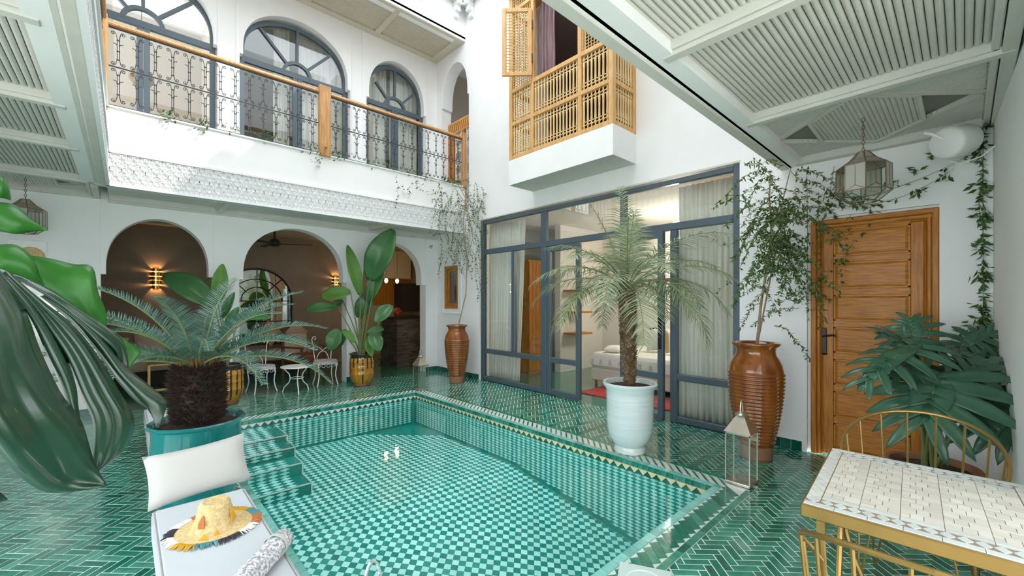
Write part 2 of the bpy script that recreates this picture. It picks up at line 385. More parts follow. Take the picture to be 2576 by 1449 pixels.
# steps
SX = 1.43; SYs = [6.12, 5.52, 5.21, 4.93, 4.62]; SZs = [-.112, -.175, -.275, -.395, -.52]
for i in range(4):
    y1, y0, z = SYs[i], SYs[i+1], SZs[i]; zb = SZs[i+1]
    s = MB(); s.box((PX0, y0, -1), (SX, PY1 if i == 0 else y1, z)); so = s.build('step', PDARK, pool)
    m = MB(); w, h = .11, .075
    r = 0; yy = y0+.05
    while yy < y1-.02:
        k = 0
        while True:
            x = PX0+.02+k*w+w/2
            if x > SX-.08-w/2: break
            m.prism([(x-w/2+.003, yy), (x, yy-h/2+.003), (x+w/2-.003, yy), (x, yy+h/2-.003)], XY, z, z+.002); k += 1
        yy += h; r += 1
    hh = (z-zb)/3.2; r = 0; zz = z-.03
    while zz > zb+.01:
        k = 0
        while True:
            x = PX0+.02+k*w+w/2
            if x > SX-.08-w/2: break
            m.prism([(x-w/2+.003, zz), (x, zz-hh/2+.001), (x+w/2-.003, zz), (x, zz+hh/2-.001)], XZ, y0-.002, y0); k += 1
        zz -= hh; r += 1
    m.build('step_diamonds', PLIGHT, so)
    e = MB(); e.box((PX0, y0-.004, z-.006), (SX+.006, y0+.012, z+.004)); e.box((SX-.006, y0, z-.006), (SX+.006, y1, z+.004)); e.box((SX-.006, y0-.004, zb), (SX+.006, y0+.012, z-.006)); e.build('nosing', ZWHITE, so)
wt = MB(); wt.add([(PX0, PY0, WL), (PX1, PY0, WL), (PX1, PY1, WL), (PX0, PY1, WL)], [(0, 1, 2, 3)])
o = wt.build('pool_water', WATER); tag(o, 'clear turquoise water filling the tiled pool', 'water', kind='stuff')
# skimmer lid set in the near border
sk = thing('skimmer_lid', 'square white plastic skimmer lid set in the border at the near pool edge', 'lid', (2.02, 1.15, .001), R(28))
m = MB(); m.cbox((-.14, -.14, 0), (.14, .14, .012), .004); m.build('plate', mat('skimmer_plastic', (.50, .62, .58), .4), sk)
m = MB(); m.lathe([(.098, .0121), (.098, .014), (.092, .014), (.092, .0121)], 40, caps=False); m.lathe([(.04, .0121), (.04, .0145), (.034, .0145), (.034, .0121)], 32, caps=False); m.build('ring', ZWHITE, sk)
m = MB(); m.lathe([(.0, .015), (.02, .015), (.02, .0121)], 20); m.build('finger_hole', mat('hole_dark', (.05, .08, .08), .6), sk)
# ================================================================ walls, galleries, ceilings
ZC = 2.84; ZB = 3.77; ZR = 6.65; FY, FX, NY = 6.74, -.16, 1.285     # slab edges of the galleries
HTOP_R, HTOP_N, HTOP_B, HTOP_L = 8.4, 9.0, 8.6, 9.0
def arch(cx, hw, spring, top, stilt=.1, n=28):
    b = top-spring-stilt; pts = [(cx-hw, spring)]
    for i in range(n+1):
        t = pi*i/n; k = 1+.025*sin(2*t)**2
        pts.append((cx-hw*cos(t)*k, spring+stilt+b*(sin(t)**.96)))
    return pts+[(cx+hw, spring)]
A1 = (-.236, .988, .371, .558, 1.86, 2.66); A2 = (1.32, 3.0, 2.16, .785, 1.84, 2.735); A3 = (3.24, 4.67, 3.945, .632, 1.84, 2.66)
poly = [(WXL, 0)]
for jl, jr, c, hw, sp, tp in (A1, A2, A3): poly += [(jl, 0), (jl, sp)]+arch(c, hw, sp, tp)+[(jr, sp), (jr, 0)]
poly += [(6.3, 0), (6.3, 3.3), (WXL, 3.3)]
m = MB(); m.prism(poly, XZ, WYB, WYB+.22); wb = struct('wall_back', m, WHITE)
for x0, x1 in ((.99, 1.318), (3.002, 3.238), (4.672, 4.965), (-.5, -.238)):
    m = MB(); m.box((x0, WYB-.018, .1), (x1, WYB, ZC)); m.build('pilaster', WHITE, wb)
# upper storey of the back side
UY = 7.78
U1 = (.19, .81, 5.55, 6.30); U2 = (2.21, .83, 5.55, 6.32); U3 = (4.05, .60, 5.55, 6.32)
poly = [(WXL, 3.3)]
for c, hw, sp, tp in (U1, U2, U3): poly += [(c-hw-.05, 3.3), (c-hw-.05, sp-.12), (c-hw, sp-.12)]+arch(c, hw, sp-.12, tp, .12)+[(c+hw, sp-.12), (c+hw+.05, sp-.12), (c+hw+.05, 3.3)]
poly += [(WX+.1, 3.3), (WX+.1, ZR+.3), (WXL, ZR+.3)]
m = MB(); m.prism(poly, XZ, UY, UY+.2); wu = struct('wall_back_upper', m, WHITE)
for x in (1.06, 1.30, 3.13, 3.33, 4.72): 
    m = MB(); m.box((x-.02, UY-.02, 3.3), (x+.02, UY, ZR)); m.build('pilaster', WHITE, wu)
# balcony slab edges: white band over carved lattice
def ogee_lattice(mb, L, h, cell, fn, amp=.011, w=.011, dep=.02):
    n = int((L+h)/cell)+2; p = cell
    for fam in (1, -1):
        for k in range(-2, n+2):
            run = []
            for i in range(int(h/p*16)+1):
                v = i*p/16
                if v > h: break
                o = amp*sin(2*pi*v/p*2+.8)
                u = k*cell*1.0+fam*(v*.72)+o*fam+(0 if fam > 0 else h*.72)-.1
                if 0 <= u <= L: run.append((u, v))
                elif len(run) > 1: break
            if len(run) < 2: continue
            vs = []
            for (u, v) in run: vs += [fn(u-w/2, v, 0), fn(u+w/2, v, 0), fn(u+w/2, v, dep), fn(u-w/2, v, dep)]
            fs = []
            for i in range(len(run)-1):
                for j in range(4): fs.append((i*4+j, i*4+(j+1) % 4, i*4+4+(j+1) % 4, i*4+4+j))
            mb.add(vs, fs)
def fascia(name, L, fn, kind='structure'):
    m = MB(); bx = lambda a, b: m.add([fn(x, z, d) for x in (a[0], b[0]) for z in (a[1], b[1]) for d in (a[2], b[2])], [(0,1,3,2),(4,6,7,5),(0,4,5,1),(2,3,7,6),(0,2,6,4),(1,5,7,3)])
    bx((0, 2.852, -.2), (L, 3.77, 0)); 
    o = struct(name, m, WHITE)
    m = MB(); bx((0, 3.225, 0), (L, 3.25, .03)); bx((0, 2.835, 0), (L, 2.868, .03)); bx((0, 3.755, 0), (L, 3.775, .02)); m.build('moulding', WHITE2, o)
    m = MB(); ogee_lattice(m, L, .357, .105, lambda u, v, d: fn(u, 2.868+v, d)); m.build('carved_lattice', WHITE2, o)
    m = MB(); ogee_lattice(m, L, .357, .105, lambda u, v, d: fn(min(L, u+.052), 2.868+v, d), .018, .008, .012); m.build('carved_lattice_inner', WHITE2, o)
    return o
fb = fascia('balcony_edge_back', WX-FX, lambda u, z, d: (FX+u, FY-d, z))
fl = fascia('balcony_edge_left', FY-NY, lambda u, z, d: (FX+d, NY+u, z))
m = MB(); m.box((-.6, NY-.2, ZC+.012), (WX, NY-.001, ZB)); struct('balcony_edge_near', m, WHITE)
# gallery floors and roofs
m = MB(); m.box((WXL, FY+.2, 3.2), (WX, UY+2.6, 3.3)); m.box((WXL, -.45, 3.2), (FX-.2, FY+.2, 3.3)); m.box((FX-.2, -.45, 3.2), (WX, NY-.2, 3.3)); struct('floor_galleries', m, WHITE)
m = MB(); m.box((WXL, FY+.25, ZR+.1), (WX+3.2, UY+2.6, ZR+.3)); m.box((WXL-.2, -.62, ZR+.1), (FX-.2, FY+.25, ZR+.3)); m.box((FX-.2, -.62, ZR+.1), (WX, NY-.2, ZR+.3)); m.box((WX+.25, -.45, ZR+.1), (8.3, FY+.25, ZR+.3)); struct('roof', m, WHITE)
# ---- ceilings
def rods(parent, pts, length, along, r=.0150, mt=None):
    m = MB(); n = 8
    pr = [(r*cos(pi+pi*i/n), r*sin(pi+pi*i/n)) for i in range(n+1)]
    if along == 'x': m.prism(pr, lambda u, v, t: (t, u, v), 0, length)
    else: m.prism(pr, lambda u, v, t: (u, t, v), 0, length)
    f = m.build('rod', mt or CEIL, parent, smooth=True); f.location = pts[0]
    for p in pts[1:]: inst(f, p)
ZP = 2.93   # rod bed
# near gallery ceiling
m = MB(); m.box((-.4, -.35, ZP+.005), (WX, NY-.2, ZP+.05)); cn = struct('ceiling_near', m, CEILGAP)
def beam(parent, a, b, lip=None):
    m = MB(); m.cbox(a, b, .006)
    if lip:
        m.cbox(*lip, .004)
    return m.build('beam', CEIL, parent)
beam(cn, (-.4, NY-.075, ZC), (WX, NY, ZP+.02)); beam(cn, (-.4, NY-.108, ZC+.012), (WX, NY-.077, ZP+.02)); beam(cn, (-.4, NY-.14, ZC+.03), (WX, NY-.11, ZP+.02))
m = MB()
for x0, x1, dz in ((2.20, 2.27, 0), (3.505, 3.575, 0), (.9, .97, 0)):
    beam(cn, (x0, -.2, ZC+.008), (x1, NY-.14, ZP+.02)); beam(cn, (x0-.022, -.2, ZC+.03), (x0-.002, NY-.14, ZP+.02)); beam(cn, (x1+.002, -.2, ZC+.03), (x1+.022, NY-.14, ZP+.02))
for y0, y1, z0 in ((-.2, -.14, ZC+.01), (-.135, -.10, ZC+.03)): beam(cn, (-.4, y0, z0), (WX, y1, ZP+.02))
beam(cn, (WX-.1, -.1, ZC+.01), (WX-.002, NY-.14, ZP+.02)); beam(cn, (3.60, -.1, ZC+.035), (3.64, NY-.14, ZP+.02))
yy = [-.085+.0335*i for i in range(37)]
rods(cn, [(.972, y, ZP) for y in yy], 1.205, 'x'); rods(cn, [(2.294, y, ZP) for y in yy], 1.187, 'x')
# geometric corner bay with star panel
def strip(parent, p, q, w, z0, z1, nm='moulding_strip', mt=None):
    p, q = Vector((*p, 0)), Vector((*q, 0)); e = (q-p).normalized(); n = Vector((-e.y, e.x, 0)); m = MB()
    m.add([(*(a+n*s).xy, z) for z in (z0, z1) for a, s in ((p, -w/2), (q, -w/2), (q, w/2), (p, w/2))], [(3,2,1,0),(4,5,6,7),(0,1,5,4),(1,2,6,5),(2,3,7,6),(3,0,4,7)])
    return m.build(nm, mt or CEIL, parent)
def star_bay(parent, x0, x1, y0, y1, flip=False):
    cx_, cy_ = (x0+x1)/2, (y0+y1)/2; hx, hy = (x1-x0)/2, (y1-y0)/2
    sw = (lambda u, v: (v, u)) if flip else (lambda u, v: (u, v))
    P = lambda u, v: ((cx_+u*hx, cy_+v*hy) if not flip else (cx_+v*hx, cy_+u*hy))
    dia = [P(0, 1), P(-1, 0), P(0, -1), P(1, 0)]; hexa = [P(-.45, .5), P(.42, .52), P(.98, 0), P(.45, -.5), P(-.45, -.5), P(-.98, 0)]
    cor = [P(-1, 1), P(1, 1), P(1, -1), P(-1, -1)]
    def fill(poly, ang, z, r=.014):
        c_, s_ = cos(ang), sin(ang); pts = [(x*c_+y*s_, -x*s_+y*c_) for x, y in poly]; v0 = min(p[1] for p in pts); v1 = max(p[1] for p in pts); v = v0+.004; m = MB()
        while v < v1-r:
            xs = []
            for i in range(len(pts)):
                a, b = pts[i], pts[(i+1) % len(pts)]
                if (a[1]-v-r)*(b[1]-v-r) < 0: xs.append(a[0]+(b[0]-a[0])*(v+r-a[1])/(b[1]-a[1]))
            if len(xs) == 2 and abs(xs[1]-xs[0]) > .02:
                a, b = min(xs), max(xs); n = 6
                pr = [(r*cos(pi+pi*i/n), r*sin(pi+pi*i/n)) for i in range(n+1)]
                m.prism(pr, lambda u, w, t: ((t*c_-(v+r+u)*s_), (t*s_+(v+r+u)*c_), z+w), a, b)
            v += 2*r
        if m.v: m.build('reed_panel', CEIL, parent, smooth=True)
    for i in range(4): fill([dia[i], cor[i] if i == 0 else cor[(4-i) % 4], dia[(i+1) % 4]], (0, pi/2, 0, pi/2)[i]+(pi/4 if i % 2 == 0 else -pi/4), ZP)
    fill([dia[0], dia[1], hexa[5], hexa[0]], pi/2, ZP-.004); fill([dia[2], dia[1], hexa[5], hexa[4]], pi/2, ZP-.004); fill([dia[0], dia[3], hexa[2], hexa[1]], pi/2, ZP-.004); fill([dia[2], dia[3], hexa[2], hexa[3]], pi/2, ZP-.004)
    fill(hexa, 0 if not flip else pi/2, ZP-.008)
    for i in range(4): strip(parent, dia[i], dia[(i+1) % 4], .028, ZP-.03, ZP+.01)
    for i in range(6): strip(parent, hexa[i], hexa[(i+1) % 6], .024, ZP-.034, ZP+.01)
star_bay(cn, 3.64, WX-.1, -.1, NY-.14)
# left gallery ceiling
m = MB(); m.box((WXL, -.35, ZP+.005), (FX-.2, WYB, ZP+.05)); cl = struct('ceiling_left', m, CEILGAP)
beam(cl, (FX-.06, NY, ZC), (FX, FY, ZP+.02)); beam(cl, (FX-.1, NY, ZC+.01), (FX-.062, FY, ZP+.02)); beam(cl, (FX-.14, NY, ZC+.03), (FX-.102, WYB-.07, ZP+.02))
beam(cl, (-.30, FY+.2, ZC), (-.235, WYB, ZP+.02)); beam(cl, (-.34, FY+.2, ZC+.02), (-.302, WYB, ZP+.02))
for y in (1.85, 3.05, 4.27, 5.40, 6.78):
    beam(cl, (WXL, y-.035, ZC+.005), (FX-.14, y+.035, ZP+.02)); beam(cl, (WXL, y+.037, ZC+.03), (FX-.14, y+.057, ZP+.02)); beam(cl, (WXL, y-.057, ZC+.03), (FX-.14, y-.037, ZP+.02))
beam(cl, (WXL, WYB-.07, ZC), (-.3, WYB, ZP+.02))
xs = [-.322-.0335*i for i in range(28)]
for a, b in ((1.91, 2.99), (3.11, 4.21), (4.33, 5.34), (5.46, 6.72)): rods(cl, [(x, a, ZP) for x in xs], b-a, 'y')
star_bay(cl, -1.4, -.34, 6.84, WYB-.07, True)
# smooth soffit under the back balcony
m = MB(); m.box((FX, FY+.2, ZP-.02), (WX, WYB, ZP+.03)); cb = struct('ceiling_back', m, CEIL)
beam(cb, (FX-.1, FY+.004, ZC-.004), (WX, FY+.1, ZP)); beam(cb, (FX, WYB-.05, ZC-.03), (WX, WYB, ZP)); beam(cb, (FX, WYB-.085, ZC), (WX, WYB-.052, ZP))
for x in (1.05, 3.42): beam(cb, (x-.035, FY+.1, ZC), (x+.035, WYB-.05, ZP)); beam(cb, (x-.055, FY+.1, ZC+.03), (x-.037, WYB-.05, ZP)); beam(cb, (x+.037, FY+.1, ZC+.03), (x+.055, WYB-.05, ZP))
# slatted soffit of the upper gallery
m = MB(); m.box((WXL, FY, ZR+.05), (WX, UY, ZR+.09)); cu = struct('ceiling_upper', m, BEIGE)
for a, b in ((FY+.004, FY+.09), (UY-.12, UY)):
    m = MB(); m.cbox((WXL, a, ZR), (WX, b, ZR+.06), .008); m.build('beam', BEIGE, cu)
for px, py in ((765, 18), (958, 75), (1110, 135)):
    x = at_z(px, py, ZR).x; m = MB(); m.cbox((x-.05, FY+.09, ZR+.005), (x+.05, UY-.12, ZR+.06), .008); m.build('beam', BEIGE, cu)
m = MB(); m.cbox((WX-.12, FY+.09, ZR), (WX-.001, UY-.12, ZR+.06), .008); m.build('beam', BEIGE, cu)
f = None
for i in range(24):
    y = FY+.11+.034*i
    if f is None: m = MB(); m.cbox((WXL, -.013, 0), (WX, .013, .02), .006); f = m.build('slat', BEIGE, cu); f.location = (0, y, ZR+.035)
    else: inst(f, (0, y, ZR+.035))
# parapets
m = MB(); m.box((WXL, FY, ZR+.012), (WX, FY+.2, HTOP_B)); m.box((FX-.2, NY, ZR), (FX, FY, HTOP_L)); m.box((FX-.2, NY-.2, ZR), (WX, NY, HTOP_N)); pa = struct('wall_parapet', m, WHITE)
def corbel(x, y, rz):
    m = MB()
    for k, (w, h) in enumerate(((.07, .10), (.13, .10), (.19, .10))): m.cbox((-.05, 0, .1*k), (.05, w, .1*k+.1), .012)
    for k in range(3): m.tube([(-.052, .06*(k+1), .1*k+.02), (.052, .06*(k+1), .1*k+.02)], .018, 8)
    o = m.build('corbel', WHITE2, pa); o.location = (x, y, 7.0); o.rotation_euler = (0, 0, rz); return o
c0 = corbel(4.72, FY, pi)
for x in (3.95, 3.2, 2.4): inst(c0, (x, FY, 7.0), (0, 0, pi))
for y in (6.5, 5.75, 5.0): inst(c0, (WX, y, 7.0), (0, 0, pi/2))
m = MB(); m.cbox((WXL, FY-.24, 7.3), (WX, FY, 7.42), .02); m.cbox((WX-.24, NY, 7.3), (WX, FY-.24, 7.42), .02); m.build('cornice', WHITE2, pa)
# ---- right wall
WT = .24; GY0, GY1, GZ = 1.68, 6.28, 3.04; BY_0, BY_1 = 2.95, 4.86
m = MB(); X2 = WX+WT
def rb(y0, y1, z0, z1): m.box((WX, y0, z0), (X2, y1, z1))
rb(-.45, .14, 0, HTOP_R); rb(.14, 1.06, 2.31, HTOP_R); rb(1.06, GY0, 0, HTOP_R)
rb(GY0, BY_0+.1, GZ, HTOP_R); rb(BY_0+.1, BY_1-.1, GZ, 3.75); rb(BY_0+.1, BY_1-.1, 6.3, HTOP_R); rb(BY_1-.1, GY1, GZ, HTOP_R)
rb(GY1, WYB+.2, 0, 1.34); rb(GY1, WYB+.2, 2.23, 3.3); rb(GY1, 6.995, 1.34, 2.23); rb(7.495, WYB+.2, 1.34, 2.23)
wr = struct('wall_right', m, WHITE)
poly = [(GY1, 3.3), (6.62, 3.3)]+[(6.62, 5.6)]+arch(7.1, .43, 5.6, 6.38, .08)+[(7.58, 5.6), (7.58, 3.3), (UY+.2, 3.3), (UY+.2, HTOP_R), (GY1, HTOP_R)]
m = MB(); m.prism(poly, YZ, WX, X2); m.build('upper_arch_wall', WHITE, wr)
m = MB(); m.prism([(6.86, 1.235), (7.59, 1.235), (7.59, 1.26), (6.86, 1.26)], YZ, WX-.03, WX); m.build('window_ledge', WHITE2, wr)
for a in ((6.87, 1.26, 6.96, 2.34), (7.53, 1.26, 7.58, 2.34), (6.96, 2.27, 7.53, 2.34)):
    m = MB(); m.prism([(a[0], a[1]), (a[2], a[1]), (a[2], a[3]), (a[0], a[3])], YZ, WX-.012, WX); m.build('window_surround', WHITE2, wr)
# merlons along the roof edge of the right wall
for y in (.4, 1.9, 3.4, 4.9, 6.4):
    m = MB(); m.box((WX+.02, y-.3, HTOP_R), (X2-.02, y+.3, HTOP_R+.35)); m.build('merlon', WHITE, wr)
# near and left walls, with unseen openings added to light the lower level
yn = lambda x: -.14-(WX+.3-x)*.28/6.87
def nw(x0, x1, z0, z1): m.prism([(x1, yn(x1)), (x0, yn(x0)), (x0, yn(x0)-.2), (x1, yn(x1)-.2)], XY, z0, z1)
m = MB(); nw(2.5, WX+.3, 0, 3.3); nw(WXL, -1.45, 0, 3.3); nw(-1.45, 2.5, 2.75, 3.3); struct('wall_near', m, WHITE)
m = MB(); m.box((WXL-.2, -.62, 2.75), (WXL, 3.85, ZR+.1)); m.box((WXL-.2, 3.85, 0), (WXL, 8, ZR+.1)); m.box((WXL-.2, 1.65, 0), (WXL, 1.8, 2.75)); struct('wall_left', m, WHITE)
m = MB(); m.box((-4.5, -3.3, 2.95), (6, -.62, 3.1)); m.box((-4.5, -.62, 2.95), (WXL-.2, .4, 3.1)); struct('roof_added_porch', m, WHITE)  # porch added to keep sun out of the wall openings
m = MB(); m.box((-16, -16, -.14), (16, -.45, -.05)); m.box((-16, -.45, -.14), (WXL, 12, -.05)); struct('floor_added_terrace', m, mat('added_terrace_pale', (.62, .60, .55), .8, c2=(.55, .53, .48), scale=2))  # pale ground added to bounce daylight in through the openings
m = MB(); m.box((WXL, -.62, 3.3), (WX, -.42, ZR+.1)); struct('wall_near_upper', m, WHITE)
# ---- salon behind the arcade, kitchen
SB = 10.5
m = MB(); m.box((WXL, SB, 0), (4.35, SB+.15, 3.2)); struct('wall_salon', m, TAUPE)
m = MB(); m.box((WXL-.2, WYB+.2, 0), (WXL, SB+.2, 3.2)); struct('wall_salon_left', m, TAUPE)
m = MB(); m.box((6.3, WYB, 0), (6.5, 11.5, 3.2)); m.box((4.35, 11.3, 0), (6.4, 11.5, 3.2)); m.box((4.2, SB+.15, 0), (4.36, 11.4, 3.2)); struct('wall_kitchen', m, TAUPE2)
m = MB(); m.box((WXL, WYB+.22, 2.95), (6.4, 11.5, 3.1)); struct('ceiling_salon', m, mat('salon_ceiling', (.55, .48, .38), .8))
FL2 = mat('green_floor_far', (.012, .11, .075), .12, c2=(.03, .22, .16), scale=22, coat=.4, bump=.15, bscale=30)
m = MB(); m.box((WXL, WYB, -.12), (6.4, 11.5, 0)); struct('floor_salon', m, FL2)
# ---- bedroom behind the glass front
m = MB(); m.box((X2, .6, -.12), (8.3, 6.9, -.001)); m.box((WX, GY0, -.12), (X2, GY1, -.001)); struct('floor_bedroom', m, FL2)
BED = mat('bedroom_plaster', (.70, .66, .60), .85)
m = MB(); m.box((X2+.01, -.5, 0), (X2+.1, 1.5, 3.2)); m.box((8.2, .6, 0), (8.4, 6.9, 3.2)); m.box((X2, .45, 0), (8.4, .6, 3.2)); m.box((X2, 6.75, 0), (8.4, 6.9, 3.2)); struct('wall_bedroom', m, BED)  # first box added behind the pine door to stop light leaking through
m = MB(); m.box((X2, .6, 3.1), (8.4, 6.9, 3.3)); struct('ceiling_bedroom', m, BED)
PURP = mat('mauve_plaster', (.30, .20, .19), .85)
m = MB(); m.box((8.0, 1.6, 3.3), (8.2, 6.2, 6.7)); m.box((X2, 6.0, 3.3), (8.2, 6.2, 6.7)); m.box((X2, 1.6, 3.3), (8.2, 1.8, 6.7)); struct('wall_upper_room', m, PURP)
m = MB(); m.box((X2, 1.6, 6.5), (8.2, 6.2, 6.7)); struct('ceiling_upper_room', m, mat('mauve_ceiling', (.5, .42, .42), .85))
# rooms behind upper back windows
m = MB(); m.box((WXL, UY+2.5, 3.3), (WX+.3, UY+2.6, ZR+.1)); m.box((1.12, UY+.2, 3.3), (1.2, UY+2.5, ZR+.1)); m.box((3.2, UY+.2, 3.3), (3.28, UY+2.5, ZR+.1)); m.box((WX+.15, UY+.1, 3.3), (WX+.3, UY+2.6, ZR+.1)); struct('wall_upper_rooms', m, mat('upper_room_plaster', (.50, .43, .36), .85))
m = MB(); m.box((WX+1.4, 6.2, 3.3), (WX+1.5, 8.2, ZR+.1)); m.box((X2, 8.0, 3.3), (WX+1.5, 8.1, ZR+.1)); struct('wall_passage', m, BED)
# ================================================================ railings, windows, doors, oriel
GOLD = mat('brushed_gold', (.40, .26, .085), .4, metal=.85, c2=(.34, .22, .07), scale=6)
SILVER = mat('aged_silver', (.62, .58, .50), .3, metal=.9, c2=(.52, .47, .38), scale=10)
BRASS = mat('brass', (.60, .38, .12), .25, metal=1)
BLACKI = mat('black_iron', (.012, .012, .014), .4, metal=.3)
LINEN = mat('linen_curtain', (.90, .87, .80), .9, c2=(.84, .81, .74), scale=3, stretch=(30, 30, 1), trans=.15)
POSTW = mat('rail_post_wood', (.62, .33, .12), .45, c2=(.42, .19, .055), scale=6, stretch=(6, 6, .7), detail=6, coat=.15)
def spiral(c, r0, a0, turns, s, n=14):
    return [(c[0]+r0*(1-.72*i/n)*cos(a0+s*turns*2*pi*i/n), c[1]+r0*(1-.72*i/n)*sin(a0+s*turns*2*pi*i/n)) for i in range(n+1)]
HB = .90
def baluster_mesh():
    m = MB(); r = .0042
    V = lambda pts: [(x, 0, z) for x, z in pts]
    for sx in (-1, 1):
        x = sx*.009
        for z0, z1, up in ((.02, HB/2-.005, 0), (HB/2+.005, HB-.02, 1)):
            lo = spiral((sx*.043, z0+.035), .022, pi if sx > 0 else 0, 1.35, sx)       # lower scroll
            hi = spiral((sx*.043, z1-.035), .022, pi if sx > 0 else 0, 1.35, -sx)
            m.tube(V([(p[0], p[1]) for p in lo[::-1]]+[(x, z0+.09), (x, z1-.09)]+hi), r, 5)
            zt = z0+(z1-z0)*.64
            m.tube(V([(x, zt-.03), (x+sx*.008, zt-.006), (x+sx*.035, zt)]), .0045, 5)
        
    for z in (.13, .26, .36, HB-.13, HB-.26, HB-.36): m.box((-.016, -.008, z-.005), (.016, .008, z+.005))
    return m
proto_bal = None
def railing(name, label, L, loc, rz, lit=None):
    global proto_bal
    t = thing(name, label, 'railing', loc, rz, 'balcony railings')
    n = round(L/.17); w = L/n
    for i in range(n):
        if proto_bal is None: proto_bal = baluster_mesh().build('scroll_baluster', IRON, t); b = proto_bal
        else: b = inst(proto_bal, parent=t)
        b.location = ((i+.5)*w, 0, .03)
    for nm, z in (('bottom_bar', .022), ('middle_bar', .03+HB/2), ('top_bar', .03+HB)):
        m = MB(); m.box((0, -.008, z-.006), (L, .008, z+.006)); m.build(nm, IRON, t)
    m = MB(); pr = [(-.034, .945), (.034, .945), (.04, .96), (.032, .978), (.03, .99), (-.03, .99), (-.032, .978), (-.04, .96)]
    m.prism(pr, lambda u, v, s: (s, u, v), 0, L); m.build('handrail', POSTW, t)
    return t
railing('scroll_railing', 'dark scrolled iron railing with wooden handrail before the two left windows', 2.33, (-.14, FY+.03, ZB), 0)
railing('scroll_railing', 'dark scrolled iron railing between the centre and right wooden posts', 2.53, (2.37, FY+.03, ZB), 0)
railing('scroll_railing', 'scrolled iron railing of the left gallery running towards the viewer', FY-NY-.1, (FX-.03, NY, ZB), pi/2)
railing('scroll_railing', 'scrolled iron railing above the near gallery, seen mirrored in windows', 4.9, (.05, NY-.03, ZB), 0)
def post(label, x0, x1, y):
    m = MB(); m.cbox((x0, y-.06, ZB-.03), (x1, y+.03, ZB+1.06), .008); o = m.build('railing_post', POSTW); tag(o, label, 'post', 'railing posts'); return o
post('wide wooden railing post in the middle of the balcony', 2.19, 2.36, FY+.02)
post('wooden railing post at the balcony end against the right wall', 4.90, 4.968, FY+.02)
m = MB(); m.cbox((FX-.09, FY-.02, ZB-.06), (FX+.012, FY+.08, ZB+1.06), .008); tag(m.build('railing_post', POSTW), 'wooden corner post where left and back railings meet', 'post', 'railing posts')
